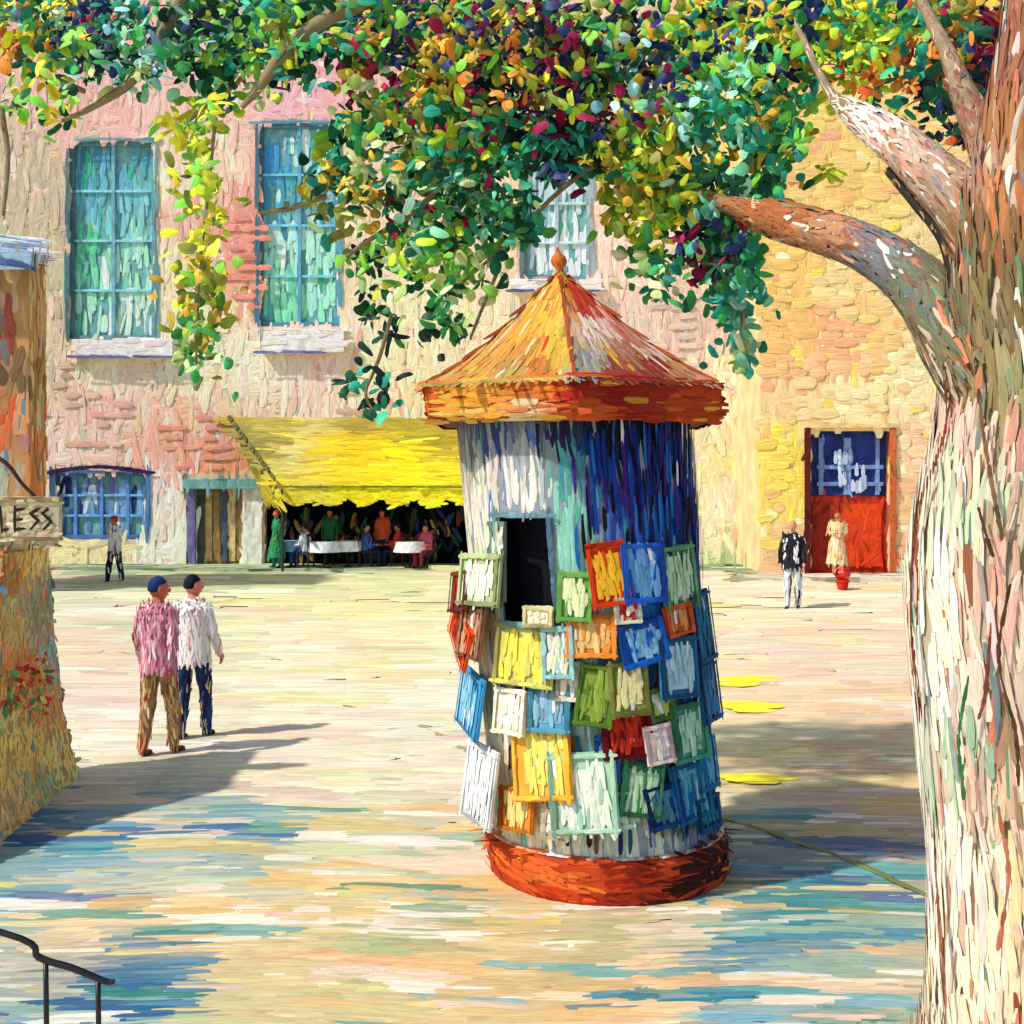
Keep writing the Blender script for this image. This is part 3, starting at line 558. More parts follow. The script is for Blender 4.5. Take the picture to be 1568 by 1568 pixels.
F.append(tuple(range(42,48))); roof=mk('tent_roof',V,F,lin((200,130,60)),ki)
V=hexring(1.03,2.97)+hexring(1.07,3.0)+hexring(1.08,3.19)+hexring(1.05,3.23); F=[(i*6+j,i*6+(j+1)%6,(i+1)*6+(j+1)%6,(i+1)*6+j) for i in range(3) for j in range(6)]
fas=mk('fascia',V,F,lin((205,95,35)),ki)
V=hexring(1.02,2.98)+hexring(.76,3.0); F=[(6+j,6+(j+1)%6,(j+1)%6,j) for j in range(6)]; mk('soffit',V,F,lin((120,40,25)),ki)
RP=[(690,590,(190,155,80)),(760,545,(215,150,75)),(800,500,(228,165,62)),(840,480,(235,185,70)),(858,540,(208,172,60)),(780,575,(180,155,85)),(720,560,(205,155,72)),(820,560,(205,115,52)),(850,430,(230,165,65)),
(895,460,(190,45,38)),(915,500,(232,212,198)),(960,530,(180,120,90)),(940,480,(200,70,45)),(1000,560,(140,45,32)),(1050,575,(190,130,95)),(900,560,(155,162,152)),(1000,530,(222,195,175)),(885,425,(225,90,40)),(1080,590,(200,150,120)),(940,570,(150,60,45))]
RF=Field(RP,.88,8,[(242,220,195),(200,60,32),(238,190,55),(150,115,60)],.15,.12,.06)
b=Brush(); p,nm,c=sample(roof,2600); kk=(nm[:,1]<.6); p,nm=p[kk],nm[kk]
rad=np.stack([kx(p[:,2])-p[:,0],kc[1]-p[:,1],.6+0*p[:,0]],1)
b.add(p+nm*rng.uniform(.002,.008,(len(p),1)),nm,rad,.22*rng.uniform(.5,1.4,len(p)),.026*rng.uniform(.6,1.5,len(p)),RF(p))
for j in (0,1,5):
    for i in range(len(prof)-1):
        a_=np.array(hexring(*prof[i])[j]); b_=np.array(hexring(*prof[i+1])[j])
        b.add([(a_+b_)/2+np.array([0,-.01,.01])],(0,-.7,.7),b_-a_,np.linalg.norm(b_-a_)*1.2,.03,jit(lin((150,70,35))[None],.2))
b.out('roof_brushwork',ki,M_ST,bend=.04)
FF=Field([(665,625,(235,155,55)),(700,640,(240,200,105)),(760,625,(234,160,60)),(800,610,(205,105,38)),(840,605,(215,115,42)),(655,600,(220,95,40)),(720,610,(228,160,55)),(880,600,(170,32,20)),(950,605,(155,28,20)),(1000,620,(165,48,26)),(1060,620,(190,70,32)),(1095,610,(190,70,40)),(900,630,(205,90,40)),(800,640,(240,215,165))],.9,8,[(240,190,60),(130,25,20),(235,120,40)],.09,.1)
b=Brush(); p,nm,c=sample(fas,1300); kk=nm[:,1]<.5; p,nm=p[kk],nm[kk]; tt=np.cross(nm,[0,0,1.])
b.add(p+nm*rng.uniform(.002,.008,(len(p),1)),nm,tt,.16*rng.uniform(.5,1.3,len(p)),.03*rng.uniform(.6,1.4,len(p)),FF(p))
for j in (0,5):
    a_=np.array(hexring(1.085,3.2)[j]); b_=np.array(hexring(1.085,3.2)[(j+1)%6]); K=14
    t=np.linspace(0.05,.95,K)[:,None]; b.add(a_*(1-t)+b_*t+np.array([0,-.012,.0]),(0,-1,.3),b_-a_,.12,.02,jit(np.repeat(lin((110,50,35) if j==0 else (185,170,90))[None],K,0),.15))
b.out('fascia_brushwork',ki,M_ST,bend=.04)
V,F=lathe([(.055,3.93),(.06,3.97),(.03,4.0),(.025,4.03),(.045,4.05),(.055,4.08),(.045,4.11),(.02,4.13),(.012,4.15),(.002,4.165)],16,None)
o=mk('finial',V,F,lin((215,120,50)),ki,smooth=True); b=Brush(); paint(b,o,40,.05,.012,(0,0,1),lambda p:jit(lin([(225,120,60),(230,190,90),(190,60,40)])[rng.integers(0,3,len(p))],.1)); b.out('finial_brushwork',ki,M_ST)

# ================================================================ plane tree
tr=empty('plane_tree',(X(1585,5.2),5.2,0)); TB=lin((200,182,155)); TB2=lin((150,130,100)); DT=5.2
TF=Field([(1420,900,(240,231,210)),(1450,1100,(242,231,215)),(1500,1000,(235,208,188)),(1550,900,(220,172,150)),(1540,700,(205,155,135)),(1470,680,(225,192,172)),(1480,800,(200,212,182)),(1440,760,(230,220,198)),
(1500,600,(150,130,92)),(1450,520,(118,118,90)),(1540,500,(135,122,85)),(1560,620,(160,155,115)),(1500,420,(142,112,78)),(1550,350,(195,132,90)),(1400,430,(115,115,95)),(1350,390,(125,122,124)),(1250,350,(180,132,95)),
(1200,330,(168,105,62)),(1340,190,(238,222,208)),(1400,240,(198,168,148)),(1450,290,(172,142,122)),(1500,1200,(230,200,172)),(1470,1400,(241,229,212)),(1540,1350,(238,208,170)),(1550,1150,(165,130,105)),
(1480,1150,(165,192,162)),(1500,1500,(242,227,202)),(1560,1500,(238,205,168)),(1460,1250,(232,222,208)),(1560,200,(175,122,82)),(1500,150,(150,98,78)),(1430,1000,(242,228,210))],1.06,14,[(140,90,62),(175,90,65),(248,243,232),(110,160,120),(212,130,100),(100,125,130),(238,205,175)],.24,.1,.05,sat=1.1)
tg=Geo(); tb_=Brush()
def T(u,v,r,d=DT): return (P(u,v,d),r*d/FP)
tube(tg,[((X(1592,5.2),5.2,-.05),.58),((X(1590,5.2),5.2,.12),.48),T(1588,1540,155),T(1580,1300,148),T(1565,1100,152),T(1548,880,148),T(1562,720,130),T(1572,600,118),T(1560,480,100),T(1556,360,76),T(1556,240,58),T(1570,120,45),T(1580,-40,36),T(1560,-240,24)],TB,28,8,.03,tb_,5200,.30,.026,TF)
tube(tg,[T(1550,660,50,5.15),T(1490,560,58,5.2),T(1448,490,50,5.5),T(1398,428,42,6.0),T(1330,382,34,6.6),T(1258,355,31,7.2),T(1195,338,29,7.9),T(1140,322,16,8.6),T(1060,290,8,9.2),T(960,220,6,9.6),T(850,120,5,9.8)],TB2,14,8,.05,tb_,1700,.30,.024,TF)
tube(tg,[T(1548,420,60,5.2),T(1490,330,46,5.4),T(1425,265,36,5.9),T(1370,215,30,6.5),T(1312,176,20,7.2),T(1270,140,7,8),T(1220,40,5,9)],TB2,12,8,.05,tb_,1000,.28,.024,TF)
DKF=lambda p:jit(lin([(60,55,45),(40,45,50),(200,150,90)])[rng.integers(0,3,len(p))],.1)
tube(tg,[T(1470,450,15,5.25),T(1448,365,13,5.5),T(1405,310,11,6),T(1362,262,8,6.4)],lin((50,45,40)),8,6,.03,tb_,120,.18,.02,DKF)
tube(tg,[T(1545,300,40,5.3),T(1510,215,28,5.8),T(1478,150,20,6.5),T(1450,80,12,7.4),T(1410,0,8,8.4)],TB2,12,7,.05,tb_,500,.24,.02,TF)
for pts,cl_ in (([(1446,560),(1452,640),(1438,700),(1412,770),(1400,860),(1398,960),(1412,1100)],(120,60,48)),([(1500,600),(1512,700),(1535,820)],(120,90,65)),([(1545,900),(1530,1010),(1555,1120),(1560,1200)],(90,60,40)),([(1484,1040),(1470,1130),(1478,1220)],(60,110,70)),([(1432,1250),(1440,1400),(1452,1540)],(150,90,70)),([(1518,960),(1510,1060),(1500,1100)],(130,70,50)),([(1500,780),(1520,850)],(90,60,45)),([(1530,1240),(1545,1340),(1530,1450)],(190,120,90))):
    q=smoothpath([((a,0,b_),0) for a,b_ in pts],6)
    for i in range(len(q)-1):
        u0,v0=q[i][0],q[i][2]; u1,v1=q[i+1][0],q[i+1][2]
        cu=np.interp(v0,[600,880,1100,1300,1540],[1572,1548,1565,1580,1588]); rr=np.interp(v0,[600,720,880,1100,1540],[118,130,148,152,155])
        s_=max(-.97,min(.97,(u0-cu)/rr)); dd=DT-(rr*DT/FP)*math.sqrt(1-s_*s_)*1.03-.014; nn=np.array([s_,-math.sqrt(1-s_*s_),0])
        a_=np.array(P(cu+(u0-cu)*1.02,v0,dd)); b_=np.array(P(cu+(u1-cu)*1.02,v1,dd))
        tb_.add([(a_+b_)/2],nn,b_-a_,np.linalg.norm(b_-a_)*1.7,.014*rng.uniform(.6,1.4),jit(lin(cl_)[None],.2))
BT=lin((150,135,105)); TWF=lambda p:jit(lin([(190,180,140),(130,110,85),(160,185,150),(200,150,90),(110,80,60)])[rng.integers(0,5,len(p))],.12)
for pts in ([(560,0,14),(500,30,13),(440,75,11),(400,130,8),(370,165,4)],[(700,-30,12),(560,10,9),(540,40,5)],[(300,-40,13),(245,60,10),(200,125,8),(140,165,5),(95,185,3)],
            [(760,180,6),(700,250,5),(640,320,5),(570,365,4),(520,400,3)],[(960,220,4),(860,290,4),(780,370,3),(700,440,2)],[(430,70,8),(330,150,5),(270,200,3)],[(760,420,3),(735,480,2.5),(720,520,2)],
            [(600,480,3),(580,550,3),(560,600,2.5),(572,630,2)],[(840,60,9),(740,100,6),(660,110,5),(600,180,3)],[(330,180,3),(318,300,2.5),(305,420,2.5),(300,560,2)],[(0,60,10),(60,110,7),(130,140,4)],[(500,300,5),(440,320,4),(400,325,3)],[(1100,330,5),(1130,420,4),(1140,520,3)],
            [(0,165,6),(12,240,4),(5,330,3)]):
    d=rng.uniform(8.9,9.6); tube(tg,[(P(a,b_,d),r*d/FP) for a,b_,r in pts],BT,7,5,.05,tb_,45,.16,.02,TWF)
tg.out('trunk_and_limbs',tr,M_BASE,True); tb_.out('bark_brushwork',tr,M_ST,h=.09,bend=.07)
# ---- foliage
YG=(175,200,45);BG=(115,180,60);DG=(18,78,50);YE=(240,218,45);TE=(35,135,110);MI=(130,205,165);NV=(25,38,80);CR=(130,20,60);OR=(225,125,42);OC=(190,155,48);OL=(115,130,50);RU=(190,80,40);PG=(180,210,135);SK=(135,190,200);BK=(15,40,42);GR=(50,135,68)
REG=[(50,40,80,70,46,[YG,YE,DG,BG,OR,TE]),(60,150,60,40,8,[YE,BG,DG]),(190,60,120,75,66,[TE,DG,NV,MI,PG,GR,BK,SK]),(150,40,60,50,18,[NV,CR,DG,TE]),(370,60,110,80,56,[DG,GR,BG,YG,TE,BK,DG]),(290,190,50,45,16,[YE,YG,BG,BG,YE]),(360,120,60,40,14,[BG,TE,PG,DG]),
(310,330,30,80,15,[PG,YG,BG,OL,YE]),(305,440,20,70,13,[OL,YG,BG,OC]),(300,530,12,36,6,[GR,PG,OL]),(520,40,90,60,38,[NV,DG,OC,GR,TE]),(640,90,110,80,80,[OC,OL,YG,OR,GR,CR,BG,NV,OL]),(610,210,100,70,62,[GR,YG,BG,TE,OC,DG,PG,OL]),
(520,290,60,50,22,[PG,OL,DG,OC,TE]),(680,310,90,60,56,[DG,GR,PG,TE,CR,MI,OL]),(700,180,80,60,44,[TE,GR,CR,YG,DG,OL]),(620,400,70,45,16,[PG,YG,GR,BG]),(570,420,20,40,5,[DG,BK,BG]),(660,480,60,45,7,[PG,DG,GR]),(620,500,60,40,6,[DG,BK,GR]),(560,590,24,36,5,[DG,BK,TE]),(720,390,60,50,18,[GR,DG,PG,BG]),
(800,110,90,90,66,[NV,BG,YG,DG,CR,OR,OC,BK]),(790,240,60,60,28,[TE,DG,NV,GR]),(880,200,60,60,42,[CR,NV,DG,TE,BK]),(780,340,40,60,12,[DG,GR,PG,TE]),(890,90,70,80,46,[BG,YG,NV,CR,OL,DG]),(970,110,90,90,68,[NV,OL,OC,BG,CR,DG,SK,DG]),(970,240,80,60,50,[YG,OC,BG,GR,OL,YE]),
(1000,320,60,50,34,[YE,YG,BG,OC,OL]),(1090,160,80,80,66,[MI,TE,GR,MI,BG,TE]),(1090,290,60,50,32,[GR,MI,DG,YE,DG]),(1100,370,50,50,36,[DG,NV,CR,TE,GR]),(1130,450,28,50,22,[TE,MI,TE,GR]),(1130,540,14,30,5,[TE,MI,PG]),(1010,420,30,30,8,[TE,GR,PG]),(1120,50,90,60,48,[YE,YG,NV,BG,OC]),(1180,200,50,80,38,[GR,TE,BG,DG,OC]),(1165,310,28,40,20,[GR,TE,DG]),
(1220,60,70,70,46,[GR,TE,YG,OC,NV]),(1310,50,80,60,58,[YG,BG,YG,GR,TE,YE]),(1320,130,50,30,12,[RU,TE,OR,YG]),(1430,60,80,80,66,[OR,RU,TE,GR,OC,CR]),(1510,80,70,80,66,[NV,OR,RU,CR,BK,DG]),(1450,170,60,50,22,[NV,BK,TE,DG,RU]),(1540,160,40,60,20,[OR,NV,CR,RU]),
(800,10,820,45,140,[DG,BG,OL,TE,GR,NV]),(1620,60,80,100,30,[OR,NV,DG]),(-90,60,90,80,30,[DG,YG,TE,BG]),(1260,262,8,8,1,[YG]),(450,60,70,50,20,[DG,BG,YG,TE]),(740,40,80,50,36,[YG,OL,NV,CR,OC])]
P_=[];N_=[];T_=[];L_=[];W__=[];C_=[]
for (u_,v_,ru,rv,n_,pal) in REG:
    pal=lin(pal)
    for _ in range(int(n_*1.12+.5)):
        a=rng.uniform(0,6.283); r=rng.random()**.5
        d=rng.uniform(8.75,10.4); c0=np.array(P(u_+ru*r*math.cos(a),v_+rv*r*math.sin(a),d)); s=d/FP
        pc=pal[rng.integers(0,len(pal))]; k=int(rng.integers(5,12)); R0=rng.uniform(11,30)*s
        ax=np.array([rng.normal(-.1,.35),-1,rng.normal(.2,.35)]); ax/=np.linalg.norm(ax)
        e1=np.cross(ax,[0,0,1.]); e1/=np.linalg.norm(e1); e2=np.cross(ax,e1)
        if rng.random()<.5:
            k=int(rng.integers(4,10)); 
            for i in range(k):
                cc=pal[rng.integers(0,len(pal))] if rng.random()<.5 else pc
                P_.append(c0+rng.normal(0,22*s,3)); N_.append(ax+rng.normal(0,.4,3)); T_.append(rng.normal(0,1,3)+np.array([0,0,-.6])); L_.append(rng.uniform(13,32)*s); W__.append(rng.uniform(9,20)*s); C_.append(cc*rng.uniform(.6,1.3))
        else:
            p0=rng.uniform(0,6.28)
            for i in range(k):
                f=p0+6.283*i/k+rng.normal(0,.3); dr=e1*math.cos(f)+e2*math.sin(f)
                P_.append(c0+dr*R0*rng.uniform(.4,.75)+ax*rng.normal(0,4*s)); N_.append(ax+dr*.3+rng.normal(0,.25,3)); T_.append(dr); L_.append(R0*rng.uniform(.7,1.3)); W__.append(R0*rng.uniform(.28,.5))
                C_.append(pc*rng.uniform(.5,1.35) if rng.random()<.7 else pal[rng.integers(0,len(pal))])
b=Brush(); c=np.clip(jit(np.array(C_)*1.45,.15,.1),.006,.85)
b.add(np.array(P_),np.array(N_),np.array(T_),np.array(L_),np.array(W__),c)
b.out('foliage',tr,M_LEAF,h=.10,bend=.12,wp=np.array([.4,.85,1,.75,.25]),droop=.12,acr=2.0)

# ================================================================ people
def skin(verts,edges,rad,roots,sub=1):
    me=bpy.data.meshes.new('tmp'); me.from_pydata([tuple(v) for v in verts],edges,[]); o=bpy.data.objects.new('tmp',me); bpy.context.collection.objects.link(o)
    m=o.modifiers.new('s','SKIN'); m.use_smooth_shade=True
    sv=me.skin_vertices[0].data
    for i,r in enumerate(rad): sv[i].radius=(r,r) if not isinstance(r,tuple) else r; sv[i].use_root=(i in roots)
    s=o.modifiers.new('b','SUBSURF'); s.levels=sub; s.render_levels=sub
    dg=bpy.context.evaluated_depsgraph_get(); e=o.evaluated_get(dg); m2=e.to_mesh()
    V=np.array([v.co[:] for v in m2.vertices]); F=[tuple(p.vertices) for p in m2.polygons]
    e.to_mesh_clear(); bpy.data.objects.remove(o); return V,F
def person(name,loc,h,head,cl,pose='walk',stride=.16,look=0.0,brush=(.12,.022,900),lean=0.0,arms=(.08,-.08),skirt=False,hat=None,zb=0.0,fold=False):
    sk,sh_,tr_,hair,shoe=[lin(cl[k]) for k in ('skin','top','legs','hair','shoe')]
    e=empty(name,(loc[0],loc[1],zb)); seat=pose=='sit'
    pz=.95 if not seat else .52; o=pz-.95
    J=[];E=[];Rr=[];cat=[]
    def add(p,r,par,c):
        J.append(np.array(p,float)); Rr.append(r); cat.append(c)
        if par is not None: E.append((par,len(J)-1))
        return len(J)-1
    ly=lean
    pel=add((0,0,.95+o),(.145,.11),None,'t'); sp=add((0,ly*.3,1.13+o),(.13,.1),pel,'s'); ch=add((0,ly*.7,1.33+o),(.155,.11),sp,'s'); nb=add((0,ly,1.46+o),.07,ch,'s'); nk=add((0,ly+.01,1.53+o),.052,nb,'k'); hd=add((0,ly+.02,1.60+o),.05,nk,'k')
    roots=[pel]
    for s,ar in ((-1,arms[0]),(1,arms[1])):
        shd=add((s*.175,ly,1.41+o),.062,ch,'s'); 
        if seat: el=add((s*.24,ly+.08,1.14+o),.048,shd,'s'); wr=add((s*.16,ly+.32,1.12+o),.034,el,'s'); hp=add((s*.13,ly+.39,1.12+o),.03,wr,'k'); fd=np.array([-.1*s,.9,-.2])
        elif fold: el=add((s*.25,ly+.0,1.15+o),.048,shd,'s'); wr=add((s*.12,ly+.2,1.17+o),.034,el,'s'); hp=add((s*.05,ly+.22,1.16+o),.03,wr,'k'); fd=np.array([-s*.9,.1,-.1])
        else: el=add((s*.235,ly+ar*.6-.02,1.14+o),.048,shd,'s'); wr=add((s*.245,ly+ar*1.5+.03,.92+o),.034,el,'s'); hp=add((s*.243,ly+ar*1.7+.05,.86+o),.03,wr,'k'); fd=np.array([0,.25,-1.])
        base=J[hp]; sid=np.array([0,1.,0.2]) if not seat else np.array([1.,0,0])
        for k in range(4):
            ln=[.062,.072,.068,.052][k]; o_=base+sid*(k-1.5)*.017
            f0=add(o_,.009,None,'k'); roots.append(f0); f1=add(o_+fd*ln*.6,.009,f0,'k'); f2=add(o_+fd*ln+np.array([-s*.018,0,0]),.0075,f1,'k')
        o_=base-fd*.03+sid*.02; f0=add(o_,.011,None,'k'); roots.append(f0); f1=add(o_+sid*.028+fd*.025,.010,f0,'k'); f2=add(o_+sid*.034+fd*.05,.008,f1,'k')
        st=stride*s
        hip=add((s*.09,0,.89+o),.095,pel,'t')
        if seat: kn=add((s*.12,.42,.50),.07,hip,'t'); an=add((s*.12,.42,.10),.048,kn,'t'); he=add((s*.12,.43,.045),.04,an,'f'); to=add((s*.13,.58,.03),.032,he,'f')
        else: kn=add((s*.095,st*.55+.03,.49),.072,hip,'t'); an=add((s*.09,st,.10),.05,kn,'t'); he=add((s*.09,st+.0,.045),.042,an,'f'); to=add((s*.10,st+.15,.032),.033,he,'f')
    V,F=skin(J,E,Rr,roots)
    cm={'s':sh_,'t':tr_,'k':sk,'f':shoe}
    A_=np.array([J[i] for i,j in E]);B_=np.array([J[j] for i,j in E]); ec=[cat[j] for i,j in E]
    d=B_-A_; t=np.clip(((V[:,None]-A_[None])*d[None]).sum(-1)/(d*d).sum(-1)[None],0,1); dist=np.linalg.norm(V[:,None]-(A_[None]+t[...,None]*d[None]),axis=-1)
    dist/=np.array([min(Rr[j] if not isinstance(Rr[j],tuple) else Rr[j][0],.2) for i,j in E])[None]**.5
    col=np.array([cm[ec[k]] for k in dist.argmin(1)])
    sc=h/1.76; ca,sa=math.cos(head),math.sin(head)
    def w(v):
        v=np.atleast_2d(np.asarray(v,float))*sc; x_=v[:,0]*ca-v[:,1]*sa; y_=v[:,0]*sa+v[:,1]*ca
        return np.stack([x_+loc[0],y_+loc[1],v[:,2]+zb],1)
    body=mk('body',w(V),F,col,e,smooth=True)
    if skirt: rings=[(.07,.06,1.47),(.18,.115,1.42),(.19,.125,1.3),(.155,.12,1.12),(.19,.15,.95),(.24,.2,.7),(.28,.25,.45),(.30,.27,.32)]
    else: rings=[(.075,.065,1.475),(.15,.10,1.44),(.195,.12,1.38),(.19,.128,1.25),(.178,.125,1.1),(.185,.135,.95),(.195,.145,.84)]
    if seat: rings=rings[:5]+[(.18,.14,.98)]
    V2=[];F2=[];sg=20
    for rx,ry,z in rings:
        for j in range(sg):
            th=2*math.pi*j/sg; tl=ly*min(1,max(0,(z-.95)/.5)); V2.append((rx*math.cos(th),ry*math.sin(th)+tl,z+o+ (.012*math.sin(th*3) if z<.9 else 0)))
    for i in range(len(rings)-1):
        for j in range(sg): F2.append((i*sg+j,(i+1)*sg+j,(i+1)*sg+(j+1)%sg,i*sg+(j+1)%sg))
    jk=mk('dress' if skirt else 'jacket',w(V2),F2,sh_,e,smooth=True)
    hg=Geo(); hc=np.array([0,ly+.025,1.635+o]); cl_,sl_=math.cos(look),math.sin(look)
    def hw(v):
        v=np.atleast_2d(v)-hc; x_=v[:,0]*cl_-v[:,1]*sl_; y_=v[:,0]*sl_+v[:,1]*cl_; return w(np.stack([x_,y_,v[:,2]],1)+hc)
    def jaw(q):
        q=q.copy(); 
        if q[2]<0: q[0]*=1+.32*q[2]; q[1]=q[1]*(1+.12*q[2])+(.08*-q[2])
        return q
    v_,f_=ellipsoid(hc,(.074,.094,.118),18,14,jaw); hg.add(hw(v_),f_,sk)
    def hairf(q):
        q=q.copy()
        if q[2]<.25 and q[1]>-.1: q*=.86
        if q[2]<-.35: q*=.8
        return q
    v_,f_=ellipsoid(hc+np.array([0,-.012,.014]),(.081,.099,.118),18,14,hairf); hg.add(hw(v_),f_,hair)
    v_,f_=ellipsoid(hc+np.array([0,.097,-.012]),(.012,.02,.024),8,6); hg.add(hw(v_),f_,sk*.95)
    for s in (-1,1):
        v_,f_=ellipsoid(hc+np.array([s*.028,.083,.012]),(.013,.009,.008),8,6); hg.add(hw(v_),f_,lin((235,230,220)))
        v_,f_=ellipsoid(hc+np.array([s*.028,.090,.012]),(.006,.005,.006),6,5); hg.add(hw(v_),f_,lin((30,25,25)))
        v_,f_=ellipsoid(hc+np.array([s*.028,.086,.032]),(.016,.006,.004),6,5); hg.add(hw(v_),f_,hair)
        v_,f_=ellipsoid(hc+np.array([s*.074,-.005,-.005]),(.010,.02,.03),8,6); hg.add(hw(v_),f_,sk*.9)
    v_,f_=ellipsoid(hc+np.array([0,.088,-.055]),(.024,.008,.007),8,6); hg.add(hw(v_),f_,lin((150,50,45)))
    if hat is not None:
        v_,f_=ellipsoid(hc+np.array([0,-.01,.075]),(.088,.10,.062),16,8); hg.add(hw(v_),f_,lin(hat)); v_,f_=ellipsoid(hc+np.array([0,.02,.07]),(.12,.14,.012),18,6); hg.add(hw(v_),f_,lin(hat)*.8)
    hg.out('head',e,M_BASE,True)
    L0,W0,n0=brush; b=Brush()
    for part,kf in ((body,.6),(jk,.5)):
        p,nm,c=sample(part,int(n0*kf))
        k=~((np.abs(c-sk).sum(1)<1e-4)|(np.abs(c-shoe).sum(1)<1e-4)); p,nm,c=p[k],nm[k],c[k]
        acc=cl.get('acc'); 
        if acc is not None and part is body: 
            ac=lin(cl.get('acc2',acc)); 
            m=(rng.random(len(p))<.45)&(np.abs(c-tr_).sum(1)<1e-4); c=np.where(m[:,None],ac[rng.integers(0,len(ac),len(p))],c)
        if acc is not None:
            aa=lin(acc); m=(rng.random(len(p))<.35)&(np.abs(c-sh_).sum(1)<1e-4); c=np.where(m[:,None],aa[rng.integers(0,len(aa),len(p))],c)
        t=np.zeros_like(p); t[:,2]=1; t+=rng.normal(0,.15,p.shape)
        b.add(p+nm*rng.uniform(.001,.008,(len(p),1))*max(1,W0/.022),nm,t,L0*rng.uniform(.5,1.3,len(p)),W0*rng.uniform(.6,1.3,len(p)),jit(c*1.15,.1,.05))
    b.out('clothes_brushwork',e,M_ST,h=.1,bend=.06)
    return e
MB=dict(skin=(195,105,80),top=(200,130,150),legs=(190,140,95),hair=(25,50,100),shoe=(100,50,40),acc=[(225,175,190),(170,85,110),(235,205,205)],acc2=[(190,60,50),(232,210,140),(130,90,65),(240,220,170)])
MW=dict(skin=(205,125,105),top=(238,232,228),legs=(35,45,95),hair=(20,25,40),shoe=(40,35,50),acc=[(245,242,240),(205,150,155),(230,220,210)],acc2=[(30,80,120),(20,25,60),(200,190,140)])
G1=G(1158); G2=G(1132)
person('walking_man',(X(243,G1),G1),1.70,-.35,MB,look=-.75,stride=.13,lean=-.02,brush=(.16,.024,1300),arms=(.05,-.1))
person('walking_man',(X(296,G2),G2),1.66,-.25,MW,look=-.7,stride=.12,lean=-.02,brush=(.16,.024,1300),arms=(-.08,.08))
gy=G(893); person('pedestrian',(X(176,gy),gy),1.72,2.6,dict(skin=(190,110,90),top=(232,228,220),legs=(30,35,50),hair=(120,40,30),shoe=(30,30,30),acc=[(240,235,230),(60,60,90)]),brush=(.25,.05,260),hat=(170,60,40))
gy=G(933); person('pedestrian',(X(1214,gy),gy),1.80,2.75,dict(skin=(225,155,130),top=(30,32,40),legs=(215,215,225),hair=(225,150,120),shoe=(60,60,80),acc=[(245,245,245),(25,25,35),(240,235,235)]),brush=(.22,.045,340),stride=.1)
person('woman_in_doorway',(X(1282,32.4),32.4),1.68,3.1,dict(skin=(205,130,100),top=(232,200,150),legs=(225,190,150),hair=(150,60,35),shoe=(120,60,40),acc=[(245,235,205),(190,170,90),(220,140,100)]),brush=(.25,.05,320),skirt=True,stride=.02,zb=.13,fold=True)
CP=[(424,35.1,'stand',(50,140,90),(60,150,140),(170,60,40),2.2),(468,35.2,'sit',(215,225,235),(40,70,130),(40,30,30),1.2),(560,35.5,'sit',(60,90,150),(30,40,70),(30,25,30),-1.6),(585,35.9,'stand',(205,90,45),(40,50,90),(60,40,30),2.9),(652,35.2,'sit',(200,90,110),(130,50,60),(50,25,25),2.6),(610,35.6,'sit',(210,60,50),(40,40,60),(40,25,25),1.4),(505,36.1,'stand',(40,110,60),(30,40,50),(25,20,20),3.1)]
for u_,y_,ps,tp,lg,hr,hd_ in CP:
    person('cafe_customer',(X(u_,y_),y_),1.66,hd_,dict(skin=(200,120,90),top=tp,legs=lg,hair=hr,shoe=(30,30,30)),pose=ps,stride=.05,brush=(.22,.05,160),skirt=(ps=='stand' and u_<430),zb=.12)
def table(u_,y_,c):
    x_=X(u_,y_); g_=Geo()
    def ring(r,z,n=20,w=0): return [(x_+r*(1+w*math.cos(j*5))*math.cos(2*math.pi*j/n),y_+r*(1+w*math.cos(j*5))*math.sin(2*math.pi*j/n),z) for j in range(n)]
    n=20
    g_.add(ring(.2,.125)+ring(.18,.15)+ring(.035,.16)+ring(.035,.84),[(i*n+j,i*n+(j+1)%n,(i+1)*n+(j+1)%n,(i+1)*n+j) for i in range(3) for j in range(n)],lin((40,40,40)))
    g_.add(ring(.47,.58,n,.05)+ring(.43,.86)+ring(.42,.875),[(i*n+j,i*n+(j+1)%n,(i+1)*n+(j+1)%n,(i+1)*n+j) for i in range(2) for j in range(n)]+[tuple(2*n+j for j in range(n))],lin(c))
    g_.out('cafe_table')
def chair(u_,y_,hd_,c=(60,45,35)):
    x_=X(u_,y_); g_=Geo(); ca,sa=math.cos(hd_),math.sin(hd_)
    g_.box(-.2,.2,-.2,.2,.44,.48,lin(c))
    for a_ in (-.17,.17):
        for b_ in (-.17,.17): g_.box(a_-.02,a_+.02,b_-.02,b_+.02,0,.438,lin(c))
        g_.box(a_-.02,a_+.02,-.2,-.165,.482,.9,lin(c))
    g_.box(-.19,.19,-.2,-.17,.902,.98,lin(c)); g_.box(-.145,.145,-.195,-.175,.65,.72,lin(c))
    g_.v=[(v[0]*ca-v[1]*sa+x_,v[0]*sa+v[1]*ca+y_,v[2]+.12) for v in g_.v]; g_.out('cafe_chair')
for u_,y_,c in ((497,35.1,(225,232,240)),(533,35.6,(240,240,235)),(628,35.1,(235,232,235)),(445,35.6,(120,160,200))): table(u_,y_,c)
for u_,y_,ps,tp,lg,hr,hd_ in CP:
    if ps=='sit': chair(u_,y_,hd_)
fy=G(906); fxx=X(1290,fy); g_=Geo(); n=16
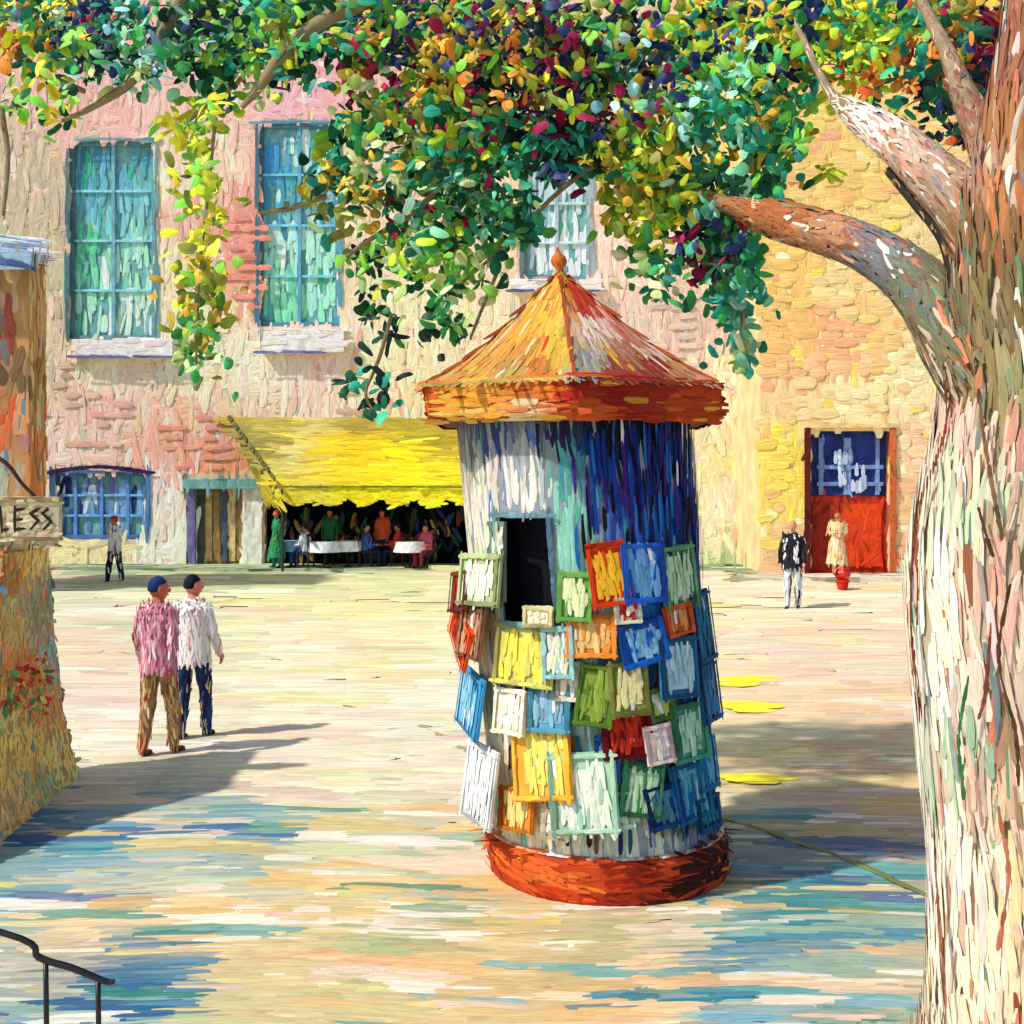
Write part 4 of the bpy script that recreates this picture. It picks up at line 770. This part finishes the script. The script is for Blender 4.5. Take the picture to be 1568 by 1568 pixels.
rg=lambda r,z:[(fxx+r*math.cos(2*math.pi*j/n),fy+r*math.sin(2*math.pi*j/n),z) for j in range(n)]
g_.add(rg(.10,0)+rg(.15,.24)+rg(.17,.24)+rg(.17,.28)+rg(.12,.275),[(i*n+j,i*n+(j+1)%n,(i+1)*n+(j+1)%n,(i+1)*n+j) for i in range(4) for j in range(n)]+[tuple(4*n+j for j in range(n))],lin((200,40,30)))
po=g_.out('flower_pot'); b=Brush(); K=70; q=rng.normal(0,1,(K,3)); q/=np.linalg.norm(q,axis=1,keepdims=True)
b.add(np.array([fxx,fy,.43])+q*np.array([.18,.18,.16]),q,rng.normal(0,1,(K,3)),.12,.08,jit(lin([(215,30,30),(230,50,40),(235,120,110),(180,25,30)])[rng.integers(0,4,K)],.1)); b.out('geranium',po,M_LEAF)

# ================================================================ light, camera, world
el=math.radians(49); dx,dy=.88,.47; l=math.hypot(dx,dy); dx/=l; dy/=l
dirv=Vector((dx*math.cos(el),dy*math.cos(el),-math.sin(el)))
sd=bpy.data.lights.new('sun','SUN'); sd.energy=4.2; sd.angle=math.radians(1.5); sd.color=(1,.94,.84)
so=bpy.data.objects.new('sun',sd); so.rotation_euler=dirv.to_track_quat('-Z','Y').to_euler(); so.location=(-10,-8,15); bpy.context.collection.objects.link(so)
wd=bpy.data.worlds.new('World'); bpy.context.scene.world=wd; wd.use_nodes=True; nt=wd.node_tree
sky=nt.nodes.new('ShaderNodeTexSky'); sky.sky_type='NISHITA'; sky.sun_disc=False; sky.sun_elevation=el; sky.sun_rotation=math.atan2(-dx,-dy)
bg=nt.nodes['Background']; nt.links.new(sky.outputs[0],bg.inputs[0]); bg.inputs[1].default_value=.15
cd=bpy.data.cameras.new('camera'); cd.sensor_width=36; cd.lens=36*FP/1568; cd.shift_y=(737-784)/1568; cd.clip_end=2000
co=bpy.data.objects.new('camera',cd); co.location=(0,0,CH); co.rotation_euler=(math.pi/2,0,0); bpy.context.collection.objects.link(co)
sc=bpy.context.scene; sc.camera=co; sc.view_settings.view_transform='Standard'; sc.view_settings.look='None'; sc.view_settings.exposure=0
